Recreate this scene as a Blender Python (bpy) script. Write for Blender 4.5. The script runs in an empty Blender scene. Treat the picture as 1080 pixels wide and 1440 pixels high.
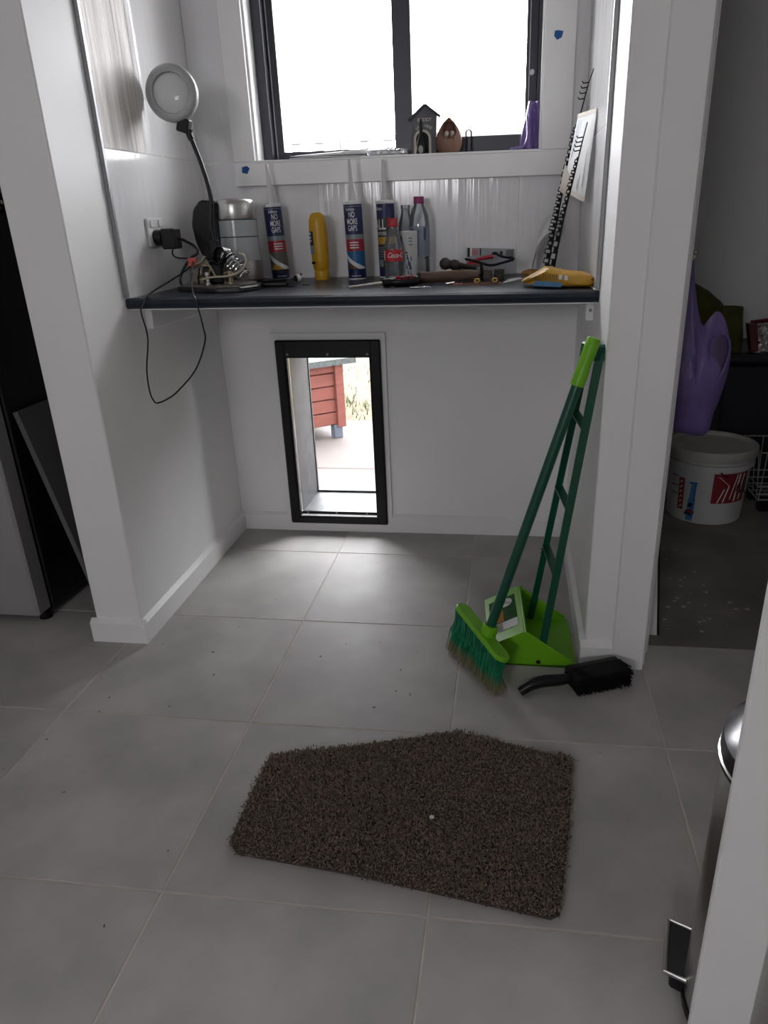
import bpy, bmesh, math, random
from mathutils import Matrix, Vector
random.seed(7)
scene = bpy.context.scene
C = scene.collection

# ------------------------------------------------------------------ camera, sky, exposure
cam_data = bpy.data.cameras.new('camera')
cam = bpy.data.objects.new('camera', cam_data); C.objects.link(cam)
RIGHT = Vector((0.99085306, 0.13187507, -0.02862143))
FWD = Vector((-0.13255888, 0.91147545, -0.38941065))
UP = Vector((-0.02526582, 0.38964276, 0.92061944))
M = Matrix.Identity(4)
for r in range(3):
    M[r][0] = RIGHT[r]; M[r][1] = UP[r]; M[r][2] = -FWD[r]
M.translation = Vector((0.56191127, -2.17840742, 1.03727203))
cam.matrix_world = M
cam_data.sensor_width = 36.0
cam_data.lens = 1028.14662 / 1440 * 36
cam_data.shift_x = -36.53 / 1440
cam_data.shift_y = 19.04 / 1440
cam_data.clip_start = 0.02
scene.camera = cam

SKY = 16.5
world = bpy.data.worlds.new('overcast_sky'); scene.world = world
world.use_nodes = True
bg = world.node_tree.nodes['Background']
bg.inputs[0].default_value = (0.985, 0.97, 1.0, 1)
bg.inputs[1].default_value = SKY
scene.view_settings.view_transform = 'Standard'
scene.view_settings.look = 'None'
scene.view_settings.gamma = 1
scene.view_settings.use_curve_mapping = False
scene.view_settings.exposure = 0.32

def portal(name, loc, rot, sx, sy):
    l = bpy.data.lights.new(name, 'AREA'); l.shape = 'RECTANGLE'; l.size = sx; l.size_y = sy
    l.cycles.is_portal = True
    o = bpy.data.objects.new(name, l); o.location = loc; o.rotation_euler = rot; C.objects.link(o)
HP = math.pi / 2
portal('window_portal', (0.2075, 0.44, 1.50), (-HP, 0, 0), 0.86, 0.62)
portal('pet_door_portal', (-0.035, 0.44, 0.34), (-HP, 0, 0), 0.30, 0.58)
portal('rear_portal', (-0.4, -4.72, 1.5), (HP, 0, 0), 0.7, 0.50)

# ------------------------------------------------------------------ materials
def srgb(h):
    h = h.lstrip('#'); out = []
    for i in (0, 2, 4):
        c = int(h[i:i+2], 16) / 255
        out.append(c / 12.92 if c <= 0.04045 else ((c + 0.055) / 1.055) ** 2.4)
    return tuple(out)
MATS = {}
def mat(name, col, rough=0.5, metal=0.0, var=0.0, vscale=8.0, vstretch=(1, 1, 1), bump=0.0, bscale=60.0,
        bstretch=(1, 1, 1), rvar=0.0, spec=0.5, island=0.0, objvar=0.0, sheen=0.0, trans=0.0, detail=4.0, bdist=0.002, alpha=1.0):
    if name in MATS: return MATS[name]
    if isinstance(col, str): col = srgb(col)
    m = bpy.data.materials.new(name); m.use_nodes = True
    nt = m.node_tree; N = nt.nodes; L = nt.links; b = N['Principled BSDF']
    b.inputs['Base Color'].default_value = (*col, 1)
    b.inputs['Roughness'].default_value = rough
    b.inputs['Metallic'].default_value = metal
    b.inputs['Specular IOR Level'].default_value = spec
    b.inputs['Transmission Weight'].default_value = trans
    b.inputs['Alpha'].default_value = alpha
    if sheen: b.inputs['Sheen Weight'].default_value = sheen
    tc = N.new('ShaderNodeTexCoord')
    def noise(scale, stretch, det):
        mp = N.new('ShaderNodeMapping'); mp.inputs['Scale'].default_value = stretch
        L.new(tc.outputs['Object'], mp.inputs['Vector'])
        n = N.new('ShaderNodeTexNoise'); n.inputs['Scale'].default_value = scale; n.inputs['Detail'].default_value = det
        L.new(mp.outputs[0], n.inputs['Vector']); return n
    cur = None
    if var:
        n = noise(vscale, vstretch, detail)
        mr = N.new('ShaderNodeMapRange'); mr.inputs[1].default_value = 0.3; mr.inputs[2].default_value = 0.7
        mr.inputs[3].default_value = 1 - var; mr.inputs[4].default_value = 1 + var
        L.new(n.outputs[0], mr.inputs[0]); cur = mr.outputs[0]
    if island or objvar:
        if island:
            g = N.new('ShaderNodeNewGeometry'); src = g.outputs['Random Per Island']; amt = island
        else:
            g = N.new('ShaderNodeObjectInfo'); src = g.outputs['Random']; amt = objvar
        mr = N.new('ShaderNodeMapRange'); mr.inputs[3].default_value = 1 - amt; mr.inputs[4].default_value = 1 + amt
        L.new(src, mr.inputs[0])
        if cur is None: cur = mr.outputs[0]
        else:
            mu = N.new('ShaderNodeMath'); mu.operation = 'MULTIPLY'; L.new(cur, mu.inputs[0]); L.new(mr.outputs[0], mu.inputs[1]); cur = mu.outputs[0]
    if cur is not None:
        vm = N.new('ShaderNodeVectorMath'); vm.operation = 'SCALE'; vm.inputs[0].default_value = col
        L.new(cur, vm.inputs['Scale']); L.new(vm.outputs[0], b.inputs['Base Color'])
    if rvar:
        n = noise(5, (1, 1, 1), 5)
        mr = N.new('ShaderNodeMapRange'); mr.inputs[1].default_value = 0.3; mr.inputs[2].default_value = 0.7
        mr.inputs[3].default_value = max(0.02, rough - rvar); mr.inputs[4].default_value = rough + rvar
        L.new(n.outputs[0], mr.inputs[0]); L.new(mr.outputs[0], b.inputs['Roughness'])
    if bump:
        n = noise(bscale, bstretch, 3)
        bp = N.new('ShaderNodeBump'); bp.inputs['Strength'].default_value = bump; bp.inputs['Distance'].default_value = bdist
        L.new(n.outputs[0], bp.inputs['Height']); L.new(bp.outputs[0], b.inputs['Normal'])
    MATS[name] = m; return m
def glass(name, tint=(1, 1, 1), refl=0.25, body=None, bodyfac=0.0):
    if name in MATS: return MATS[name]
    m = bpy.data.materials.new(name); m.use_nodes = True
    nt = m.node_tree; N = nt.nodes; L = nt.links
    for n in list(N):
        if n.type != 'OUTPUT_MATERIAL': N.remove(n)
    out = [n for n in N if n.type == 'OUTPUT_MATERIAL'][0]
    t = N.new('ShaderNodeBsdfTransparent'); t.inputs[0].default_value = (*tint, 1)
    g = N.new('ShaderNodeBsdfGlossy'); g.inputs['Roughness'].default_value = 0.05
    lw = N.new('ShaderNodeLayerWeight'); lw.inputs[0].default_value = refl
    mx = N.new('ShaderNodeMixShader'); L.new(lw.outputs['Fresnel'], mx.inputs[0]); L.new(t.outputs[0], mx.inputs[1]); L.new(g.outputs[0], mx.inputs[2])
    cur = mx
    if body:
        d = N.new('ShaderNodeBsdfDiffuse'); d.inputs[0].default_value = (*body, 1)
        m2 = N.new('ShaderNodeMixShader'); m2.inputs[0].default_value = bodyfac
        L.new(mx.outputs[0], m2.inputs[1]); L.new(d.outputs[0], m2.inputs[2]); cur = m2
    L.new(cur.outputs[0], out.inputs[0]); MATS[name] = m; return m
def ramp_mat(name, stops, axis=2, rough=0.6, noise_amt=0.15, nscale=40, island=0.0):
    """colour that changes along the object's own length (dirt on tips)"""
    m = bpy.data.materials.new(name); m.use_nodes = True
    nt = m.node_tree; N = nt.nodes; L = nt.links; b = N['Principled BSDF']; b.inputs['Roughness'].default_value = rough
    tc = N.new('ShaderNodeTexCoord'); sp = N.new('ShaderNodeSeparateXYZ'); L.new(tc.outputs['Generated'], sp.inputs[0])
    n = N.new('ShaderNodeTexNoise'); n.inputs['Scale'].default_value = nscale; L.new(tc.outputs['Object'], n.inputs['Vector'])
    ma = N.new('ShaderNodeMath'); ma.operation = 'MULTIPLY_ADD'; ma.inputs[1].default_value = noise_amt
    L.new(n.outputs[0], ma.inputs[0]); L.new(sp.outputs[axis], ma.inputs[2])
    cr = N.new('ShaderNodeValToRGB'); e = cr.color_ramp.elements
    e[0].position = stops[0][0]; e[0].color = (*srgb(stops[0][1]), 1)
    e[1].position = stops[-1][0]; e[1].color = (*srgb(stops[-1][1]), 1)
    for p, c in stops[1:-1]:
        x = e.new(p); x.color = (*srgb(c), 1)
    L.new(ma.outputs[0], cr.inputs[0]); cur = cr.outputs[0]
    if island:
        g = N.new('ShaderNodeNewGeometry'); mr = N.new('ShaderNodeMapRange'); mr.inputs[3].default_value = 1 - island; mr.inputs[4].default_value = 1 + island
        L.new(g.outputs['Random Per Island'], mr.inputs[0]); vm = N.new('ShaderNodeVectorMath'); vm.operation = 'SCALE'
        L.new(cur, vm.inputs[0]); L.new(mr.outputs[0], vm.inputs['Scale']); cur = vm.outputs[0]
    L.new(cur, b.inputs['Base Color']); return m

WALL = mat('white_wall_paint', (0.86, 0.855, 0.85), 0.55, var=0.02, vscale=3, bump=0.05, bscale=250)
TRIM = mat('white_trim_paint', (0.86, 0.855, 0.85), 0.35, var=0.015, vscale=5)
CEIL = mat('ceiling_paint', (0.88, 0.88, 0.87), 0.8)
TILE = mat('grey_floor_tile', (0.43, 0.412, 0.40), 0.56, var=0.20, vscale=4.5, detail=8, objvar=0.04, rvar=0.08, spec=0.27, bump=0.16, bscale=12, bdist=0.004)
GROUT = mat('floor_grout', (0.56, 0.51, 0.45), 0.85, var=0.15, vscale=20)
WTILE = mat('gloss_wall_tile', (0.82, 0.815, 0.82), 0.12, var=0.02, vscale=4, bump=0.42, bscale=42, bstretch=(1, 1, 0.05), bdist=0.004)
WGROUT = mat('wall_grout', (0.85, 0.85, 0.85), 0.8)
CONC = mat('raw_concrete_floor', (0.20, 0.185, 0.17), 0.75, var=0.25, vscale=6, bump=0.2, bscale=30)
BLACK = mat('black_plastic', (0.006, 0.006, 0.008), 0.36, spec=0.32)
MATBLK = mat('matt_black', (0.006, 0.006, 0.007), 0.65, spec=0.3)
DARKAL = mat('dark_aluminium', (0.035, 0.037, 0.047), 0.38, metal=0.2)
STEEL = mat('brushed_steel', (0.52, 0.51, 0.50), 0.3, metal=1.0, var=0.06, vscale=30, vstretch=(1, 1, 8))
CHROME = mat('bright_metal', (0.65, 0.65, 0.66), 0.18, metal=1.0)
WHITEPL = mat('white_plastic', (0.72, 0.72, 0.72), 0.35)
PAPER = mat('white_paper', (0.75, 0.75, 0.75), 0.8)
PANE = glass('window_glass', (0.97, 0.98, 0.98), 0.12)
CLEAR = glass('clear_plastic', (0.90, 0.92, 0.94), 0.42, (0.55, 0.58, 0.62), 0.10)

# ------------------------------------------------------------------ mesh helpers
def frame(axis):
    a = Vector(axis).normalized()
    t = Vector((0, 0, 1)) if abs(a.z) < 0.95 else Vector((1, 0, 0))
    u = a.cross(t).normalized(); return u, a.cross(u).normalized(), a
class MB:
    def __init__(s): s.bm = bmesh.new()
    def _merge(s, tmp):
        me = bpy.data.meshes.new('t'); tmp.to_mesh(me); tmp.free(); s.bm.from_mesh(me); bpy.data.meshes.remove(me)
    def box(s, lo, hi, bevel=0, seg=1, rot=None, mtx=None):
        t = bmesh.new(); bmesh.ops.create_cube(t, size=1)
        sz = [hi[i] - lo[i] for i in range(3)]; ce = [(hi[i] + lo[i]) / 2 for i in range(3)]
        for v in t.verts: v.co = Vector((v.co.x * sz[0], v.co.y * sz[1], v.co.z * sz[2]))
        if bevel: bmesh.ops.bevel(t, geom=t.edges[:], offset=bevel, segments=seg, affect='EDGES', profile=0.5)
        if rot is not None: bmesh.ops.transform(t, matrix=rot.to_4x4(), verts=t.verts)
        bmesh.ops.translate(t, vec=ce, verts=t.verts)
        if mtx is not None: bmesh.ops.transform(t, matrix=mtx, verts=t.verts)
        s._merge(t); return s
    def ring_strip(s, rings, close=True, cap0=True, cap1=True):
        vs = [[s.bm.verts.new(p) for p in r] for r in rings]
        n = len(vs[0]); k = n if close else n - 1
        for a, b in zip(vs, vs[1:]):
            for i in range(k):
                j = (i + 1) % n
                try: s.bm.faces.new((a[i], a[j], b[j], b[i]))
                except ValueError: pass
        if close and cap0 and n > 2: s.bm.faces.new(vs[0][::-1])
        if close and cap1 and n > 2: s.bm.faces.new(vs[-1])
        return s
    def cyl(s, p0, p1, r0, r1=None, seg=16, caps=True):
        r1 = r0 if r1 is None else r1; p0 = Vector(p0); p1 = Vector(p1); u, w, a = frame(p1 - p0)
        R = [[p + (u * math.cos(6.283185 * i / seg) + w * math.sin(6.283185 * i / seg)) * r for i in range(seg)] for p, r in ((p0, r0), (p1, r1))]
        return s.ring_strip(R, True, caps, caps)
    def lathe(s, prof, seg=24, at=(0, 0, 0), axis=(0, 0, 1), caps=True, sx=1, sy=1):
        u, w, a = frame(axis); at = Vector(at)
        if abs(a.z) > 0.99: u, w = Vector((1, 0, 0)), Vector((0, 1, 0))
        R = [[at + a * z + (u * sx * math.cos(6.283185 * i / seg) + w * sy * math.sin(6.283185 * i / seg)) * max(r, 1e-5) for i in range(seg)] for r, z in prof]
        return s.ring_strip(R, True, caps, caps)
    def tube(s, pts, r, seg=8, smooth=0):
        P = [Vector(p) for p in pts]
        if smooth: P = catmull(P, smooth)
        rings = []; pu = None
        for i, p in enumerate(P):
            d = (P[min(i + 1, len(P) - 1)] - P[max(i - 1, 0)]).normalized()
            if pu is None: u, w, _ = frame(d)
            else:
                u = (pu - d * pu.dot(d)); u = u.normalized() if u.length > 1e-6 else frame(d)[0]; w = d.cross(u)
            pu = u; rr = r(i / (len(P) - 1)) if callable(r) else r
            rings.append([p + (u * math.cos(6.283185 * k / seg) + w * math.sin(6.283185 * k / seg)) * rr for k in range(seg)])
        return s.ring_strip(rings)
    def prism(s, poly, depth, mtx=None, bevel=0):
        """poly in xy, extruded from z=0 to z=depth, then moved by mtx"""
        t = bmesh.new()
        a = [t.verts.new((p[0], p[1], 0)) for p in poly]; b = [t.verts.new((p[0], p[1], depth)) for p in poly]
        n = len(poly); t.faces.new(a[::-1]); t.faces.new(b)
        for i in range(n): t.faces.new((a[i], a[(i + 1) % n], b[(i + 1) % n], b[i]))
        bmesh.ops.recalc_face_normals(t, faces=t.faces)
        if bevel: bmesh.ops.bevel(t, geom=t.edges[:], offset=bevel, segments=1, affect='EDGES')
        if mtx is not None: bmesh.ops.transform(t, matrix=mtx, verts=t.verts)
        s._merge(t); return s
    def ball(s, c, r, seg=12, scale=(1, 1, 1)):
        t = bmesh.new(); bmesh.ops.create_uvsphere(t, u_segments=seg, v_segments=max(6, seg * 2 // 3), radius=r)
        for v in t.verts: v.co = Vector((v.co.x * scale[0] + c[0], v.co.y * scale[1] + c[1], v.co.z * scale[2] + c[2]))
        s._merge(t); return s
    def poly(s, verts, faces):
        vs = [s.bm.verts.new(v) for v in verts]
        for f in faces:
            try: s.bm.faces.new([vs[i] for i in f])
            except ValueError: pass
        return s
    def band(s, r, z0, z1, a0=0, a1=6.2832, seg=24):
        """strip on a cylinder about z, angle 0 faces -y; z0, z1 numbers or functions of 0..1"""
        f0 = z0 if callable(z0) else (lambda t: z0); f1 = z1 if callable(z1) else (lambda t: z1)
        lo = []; hi = []
        for i in range(seg + 1):
            t = i / seg; a = a0 + (a1 - a0) * t
            lo.append((r * math.sin(a), -r * math.cos(a), f0(t))); hi.append((r * math.sin(a), -r * math.cos(a), f1(t)))
        return s.ring_strip([lo, hi], close=False)
    def build(s, name, m, parent=None, smooth=False, world=False, mtx=None, solid=0, recalc=True):
        if mtx is not None: bmesh.ops.transform(s.bm, matrix=mtx, verts=s.bm.verts)
        if recalc: bmesh.ops.recalc_face_normals(s.bm, faces=s.bm.faces)
        me = bpy.data.meshes.new(name); s.bm.to_mesh(me); s.bm.free()
        return link(name, me, m, parent, smooth, world)
def link(name, me, m, parent=None, smooth=False, world=False):
    if world and parent is not None: me.transform(world_mtx(parent).inverted())
    if smooth:
        for p in me.polygons: p.use_smooth = True
        try: me.set_sharp_from_angle(angle=math.radians(38))
        except Exception: pass
    if m is not None: me.materials.append(m)
    o = bpy.data.objects.new(name, me); C.objects.link(o)
    if parent is not None: o.parent = parent
    return o
def world_mtx(o):
    m = o.matrix_basis.copy()
    while o.parent is not None: o = o.parent; m = o.matrix_basis @ m
    return m
def catmull(P, n):
    out = []
    for i in range(len(P) - 1):
        p0 = P[max(i - 1, 0)]; p1 = P[i]; p2 = P[i + 1]; p3 = P[min(i + 2, len(P) - 1)]
        for k in range(n):
            t = k / n; out.append(0.5 * ((2 * p1) + (p2 - p0) * t + (2 * p0 - 5 * p1 + 4 * p2 - p3) * t * t + (3 * p1 - p0 - 3 * p2 + p3) * t ** 3))
    out.append(P[-1]); return out
def tag(o, label=None, cat=None, group=None, kind=None):
    if label: o['label'] = label
    if cat: o['category'] = cat
    if group: o['group'] = group
    if kind: o['kind'] = kind
    return o
def thing(name, label, cat, loc=(0, 0, 0), rot=(0, 0, 0), group=None):
    o = bpy.data.objects.new(name, None); o.empty_display_size = 0.05
    o.location = loc; o.rotation_euler = rot; C.objects.link(o); return tag(o, label, cat, group)
def struct(o): o['kind'] = 'structure'; return o
_txt = {}
def text_mesh(body, size, sx=1.0, shear=0.0):
    cu = bpy.data.curves.new('txt', 'FONT'); cu.body = body; cu.size = size; cu.align_x = 'CENTER'; cu.align_y = 'CENTER'
    cu.resolution_u = 3; cu.shear = shear; cu.offset = size * 0.012
    ob = bpy.data.objects.new('txt', cu); C.objects.link(ob)
    dg = bpy.context.evaluated_depsgraph_get()
    me = bpy.data.meshes.new_from_object(ob.evaluated_get(dg))
    bpy.data.objects.remove(ob); bpy.data.curves.remove(cu)
    for v in me.vertices: v.co.x *= sx
    me.materials.clear()
    return me
def text_cyl(name, body, size, r, z, a0, m, parent, sx=1.0, shear=0.0):
    me = text_mesh(body, size, sx, shear)
    for v in me.vertices:
        a = v.co.x / r + a0; zz = v.co.y + z
        v.co = Vector((r * math.sin(a), -r * math.cos(a), zz))
    return link(name, me, m, parent)
def text_flat(name, body, size, mtx, m, parent, sx=1.0, shear=0.0):
    me = text_mesh(body, size, sx, shear); me.transform(mtx); return link(name, me, m, parent)
def facing(origin, right, up):
    """matrix taking xy text plane to the plane of right/up at origin"""
    r = Vector(right).normalized(); u = Vector(up).normalized(); n = r.cross(u)
    m = Matrix.Identity(4)
    for i in range(3): m[i][0] = r[i]; m[i][1] = u[i]; m[i][2] = n[i]
    m.translation = Vector(origin); return m

# ================================================================== THE SETTING
XL, XR, YB, YN, HT = -0.40, 0.757, 0.195, -0.592, 2.40
WX0, WX1, WZ0, WZ1 = -0.213, 0.628, 1.200, 1.80
PX0, PX1, PZ0, PZ1 = -0.177, 0.107, 0.060, 0.620
# walls
b = MB(); y0, y1 = YB, 0.42
b.box((-0.53, y0, 0), (PX0, y1, WZ0)).box((PX1, y0, 0), (0.90, y1, WZ0)).box((PX0, y0, PZ1), (PX1, y1, WZ0)).box((PX0, y0, -0.1), (PX1, y1, PZ0 - 0.002))
b.box((-0.53, y0, WZ0), (WX0, y1, HT)).box((WX1, y0, WZ0), (0.90, y1, HT)).box((WX0, y0, WZ1), (WX1, y1, HT))
wall_back = struct(b.build('wall_back', WALL))
wall_left = struct(MB().box((-0.53, YN, 0), (XL, YB, HT), bevel=0.003).build('wall_left', WALL))
wall_right = struct(MB().box((XR, YN, 0), (0.88, 1.15, HT), bevel=0.003).build('wall_right', WALL))
struct(MB().box((-2.5, 0.20, 0), (-0.53, 0.30, HT)).build('wall_recess', WALL))
struct(MB().box((-2.5, -4.7, 0), (-2.4, 0.20, HT)).build('wall_far_left', WALL))
struct(MB().box((2.2, -4.7, 0), (2.3, 1.25, HT)).build('wall_far_right', WALL))
struct(MB().box((0.88, 1.15, 0), (2.3, 1.25, HT)).build('wall_store', WALL))
struct(MB().box((1.72, YN, 0), (2.2, -0.48, HT)).box((0.90, YN, 2.1), (1.72, -0.48, HT)).build('wall_doorway', WALL))
struct(MB().box((-2.5, -4.8, 0), (-0.75, -4.7, HT)).box((-0.05, -4.8, 0), (2.3, -4.7, HT)).box((-0.75, -4.8, 1.75), (-0.05, -4.7, HT)).box((-0.75, -4.8, 0), (-0.05, -4.7, 1.25)).build('wall_rear', WALL))
struct(MB().box((-2.5, -4.8, HT), (2.3, 1.25, HT + 0.1)).build('ceiling', CEIL))
# floor with every tile
floor = struct(MB().box((-2.5, -4.8, -0.10), (0.88, 0.195, -0.0011)).box((0.88, -4.8, -0.10), (2.3, -0.495, -0.0011)).build('floor', GROUT))
struct(MB().box((0.88, -0.495, -0.10), (2.3, 1.2, -0.004)).build('floor_store', CONC))
T = 0.45; g = 0.0016
tile_cache = {}
def floor_tile(x0, x1, y0, y1):
    key = (round(x1 - x0, 4), round(y1 - y0, 4))
    if key not in tile_cache:
        w, d = key; t = bmesh.new(); bmesh.ops.create_cube(t, size=1)
        for v in t.verts: v.co = Vector((v.co.x * w, v.co.y * d, v.co.z * 0.008 - 0.004))
        top = [e for e in t.edges if all(v.co.z > -0.001 for v in e.verts)]
        bmesh.ops.bevel(t, geom=top, offset=0.0012, segments=1, affect='EDGES')
        me = bpy.data.meshes.new('floor_tile'); t.to_mesh(me); t.free(); me.materials.append(TILE); tile_cache[key] = me
    o = bpy.data.objects.new('floor_tile', tile_cache[key]); C.objects.link(o); o.parent = floor
    o.location = ((x0 + x1) / 2, (y0 + y1) / 2, 0)
    if key == (round(T - 2 * g, 4),) * 2: o.rotation_euler.z = random.choice((0, HP, 2 * HP, 3 * HP))
for i in range(-5, 5):
    for j in range(-8, 1):
        x0, x1, ya, yb = i * T, (i + 1) * T, j * T, (j + 1) * T
        if x0 >= 0.89 and j == -1: continue
        if x0 >= 0.89 and j == -2: yb = -0.497
        if j == 0:
            yb = 0.195
            if x0 >= 0.89 or x1 <= -0.95: continue
        floor_tile(x0 + g, x1 - g, ya + g, yb - g)
# wall tiles of the splashback
STILE = mat('streaked_gloss_tile', (0.66, 0.62, 0.59), 0.46, var=0.35, vscale=60, vstretch=(1, 1, 0.025), bump=1.0, bscale=70, bstretch=(1, 1, 0.03), bdist=0.006)
def wall_tile(parent, lo, hi, m=None): MB().box(lo, hi, bevel=0.0008).build('wall_tile', m or WTILE, parent)
MB().box((XL, -0.378, 0.868), (XL + 0.0068, 0.187, 2.39)).build('grout_bed', WGROUT, wall_left)
MB().box((XR - 0.0068, -0.378, 0.868), (XR, 0.187, 2.39)).build('grout_bed', WGROUT, wall_right)
MB().box((XL + 0.007, 0.1882, 0.868), (XR - 0.007, YB, 1.198)).box((XL + 0.007, 0.1882, 1.198), (WX0 - 0.002, YB, 2.39)).box((WX1 + 0.002, 0.1882, 1.198), (XR - 0.007, YB, 2.39)).build('grout_bed', WGROUT, wall_back)
gz = 0.0009; ZT = [0.868, 1.205, 1.805, 2.39]
for za, zb in zip(ZT, ZT[1:]):
    for ya, yb in ((-0.378, -0.165), (-0.165, 0.187)) if za > 1 else ((-0.378, 0.187),):
        wall_tile(wall_left, (XL, ya + gz, za + gz), (XL + 0.008, yb - gz, zb - gz), STILE if (za > 1 and ya < -0.3) else WTILE)
        wall_tile(wall_right, (XR - 0.008, ya + gz, za + gz), (XR, yb - gz, zb - gz))
XB = [XL + 0.008, -0.03, 0.57, XR - 0.008]
for xa, xb in zip(XB, XB[1:]):
    wall_tile(wall_back, (xa + gz, 0.187, 0.868 + gz), (xb - gz, YB, 1.198))
for za, zb in ((1.205, 1.805), (1.805, 2.39)):
    wall_tile(wall_back, (XL + 0.008 + gz, 0.187, za + gz), (WX0 - 0.002, YB, zb - gz))
    wall_tile(wall_back, (WX1 + 0.002, 0.187, za + gz), (XR - 0.008 - gz, YB, zb - gz))
EDGE = mat('grey_edge_trim_and_shade', (0.33, 0.34, 0.35), 0.4, metal=0.3)
struct(MB().box((XL, -0.392, 0.872), (XL + 0.010, -0.378, 2.39), bevel=0.002).build('tile_edge_shade_strip', EDGE))  # left strip: soft shadow along the tile edge, modelled as a grey bar
struct(MB().box((XR - 0.010, -0.392, 0.872), (XR, -0.378, 2.39), bevel=0.002).build('trim_2', EDGE))
# skirting
def skirt(lo, hi, ax, s):
    """board with a sloped top; ax the axis of thickness, s the side it faces"""
    (x0, y0, _), (x1, y1, _) = lo, hi; h = 0.067
    if ax == 'x':
        f, w = (x1, x0) if s > 0 else (x0, x1)
        prof = [(w, 0), (f, 0), (f, h - 0.010), (w, h)]
        rings = [[(p[0], y, p[1]) for p in prof] for y in (y0, y1)]
    else:
        f, w = (y1, y0) if s > 0 else (y0, y1)
        prof = [(w, 0), (f, 0), (f, h - 0.010), (w, h)]
        rings = [[(x, p[0], p[1]) for p in prof] for x in (x0, x1)]
    return MB().ring_strip(rings)
struct(skirt((XL, YN, 0), (XL + 0.013, YB, 0), 'x', 1).build('baseboard_left', TRIM))
struct(skirt((-0.543, YN - 0.013, 0), (XL + 0.013, YN, 0), 'y', -1).build('baseboard_nib', TRIM))
struct(skirt((-0.543, YN, 0), (-0.53, 0.20, 0), 'x', -1).build('baseboard_nib_side', TRIM))
struct(skirt((XL + 0.013, YB - 0.012, 0), (-0.227, YB, 0), 'y', -1).build('baseboard_back_left', TRIM))
struct(skirt((0.156, YB - 0.012, 0), (XR - 0.012, YB, 0), 'y', -1).build('baseboard_back_right', TRIM))
struct(skirt((XR - 0.012, YN, 0), (XR, YB, 0), 'x', -1).build('baseboard_right', TRIM))
struct(skirt((XR - 0.012, YN - 0.021, 0), (0.822, YN, 0), 'y', -1).build('baseboard_right_nib', TRIM))
# doorway architrave, jamb lining and stop
struct(MB().box((0.822, YN - 0.022, 0), (0.896, YN, 2.16), bevel=0.002).build('trim_3', TRIM))
jamb = struct(MB().box((0.88, YN, 0), (0.904, -0.475, 2.1), bevel=0.002).build('trim_4', TRIM))
MB().box((0.904, -0.535, 0), (0.921, -0.490, 2.1), bevel=0.002).build('door_stop', TRIM, jamb)
MB().box((0.9095, -0.5365, 0.285), (0.9135, -0.5345, 0.36)).build('latch_slot', MATBLK, jamb)
# post of the nearer doorway at the right edge of the view
struct(MB().box((0.7815, -1.600, 0), (0.8455, -1.590, 2.1), bevel=0.002).build('trim_5', TRIM))

# window: architrave, reveal, frame, sashes
AY0, AY1 = 0.171, 0.187
arch = struct(MB().box((-0.279, AY0, 1.1345), (0.711, AY1, 1.2), bevel=0.0015).build('trim_6', TRIM))
MB().box((-0.279, AY0, 1.2005), (WX0, AY1, 1.866), bevel=0.0015).build('architrave_board', TRIM, arch)
MB().box((WX1, AY0, 1.2005), (0.711, AY1, 1.866), bevel=0.0015).build('architrave_board', TRIM, arch)
MB().box((WX0, AY0, WZ1), (WX1, AY1, 1.866), bevel=0.0015).build('architrave_board', TRIM, arch)
win = struct(MB().box((WX0, AY0 - 0.002, WZ0 - 0.004), (WX1, 0.245, WZ0 + 0.003), bevel=0.001)
    .box((WX0 - 0.002, AY1, WZ0 + 0.003), (WX0 + 0.006, 0.245, WZ1)).box((WX1 - 0.006, AY1, WZ0 + 0.003), (WX1 + 0.002, 0.245, WZ1))
    .box((WX0, AY1, WZ1 - 0.006), (WX1, 0.245, WZ1 + 0.002)).build('window_1', TRIM))
FX0, FX1, FZ0, FZ1 = -0.193, 0.618, 1.2045, 1.79
def rect_frame(x0, x1, z0, z1, y0, y1, l, r, bo, to, bev=0.0015):
    m = MB(); m.box((x0, y0, z0), (x0 + l, y1, z1), bevel=bev).box((x1 - r, y0, z0), (x1, y1, z1), bevel=bev)
    m.box((x0 + l, y0, z0), (x1 - r, y1, z0 + bo), bevel=bev).box((x0 + l, y0, z1 - to), (x1 - r, y1, z1), bevel=bev); return m
fr = rect_frame(FX0 - 0.02, FX1 + 0.01, FZ0 - 0.004, FZ1 + 0.01, 0.245, 0.325, 0.034, 0.016, 0.010, 0.03).build('window_frame', DARKAL, win)
sa = rect_frame(-0.183, 0.212, FZ0 + 0.004, FZ1 - 0.02, 0.285, 0.310, 0.030, 0.012, 0.022, 0.03).build('fixed_sash', DARKAL, win)
MB().box((-0.155, 0.296, 1.228), (0.202, 0.300, 1.75)).build('pane', PANE, sa)
sb = rect_frame(0.200, 0.612, FZ0 + 0.004, FZ1 - 0.02, 0.252, 0.278, 0.053, 0.032, 0.040, 0.03).build('sliding_sash', DARKAL, win)
MB().box((0.252, 0.263, 1.246), (0.581, 0.267, 1.75)).build('pane', PANE, sb)
MB().lathe([(0.0001, 0), (0.0085, 0), (0.0085, 0.004), (0.006, 0.007), (0.0001, 0.007)], 16, (0.598, 0.252, 1.402), (0, -1, 0)).build('sash_lock', mat('lock_metal', (0.45, 0.45, 0.47), 0.35, metal=0.6), sb, smooth=True)
MB().box((0.5885, 0.2505, 1.30), (0.5905, 0.2525, 1.76)).build('seal_strip', mat('pale_seal', (0.5, 0.5, 0.52), 0.5), sb)
MB().box((-0.1755, 0.2825, 1.21), (-0.1725, 0.2855, 1.76)).build('seal_strip', MATS['pale_seal'], sa)

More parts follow.
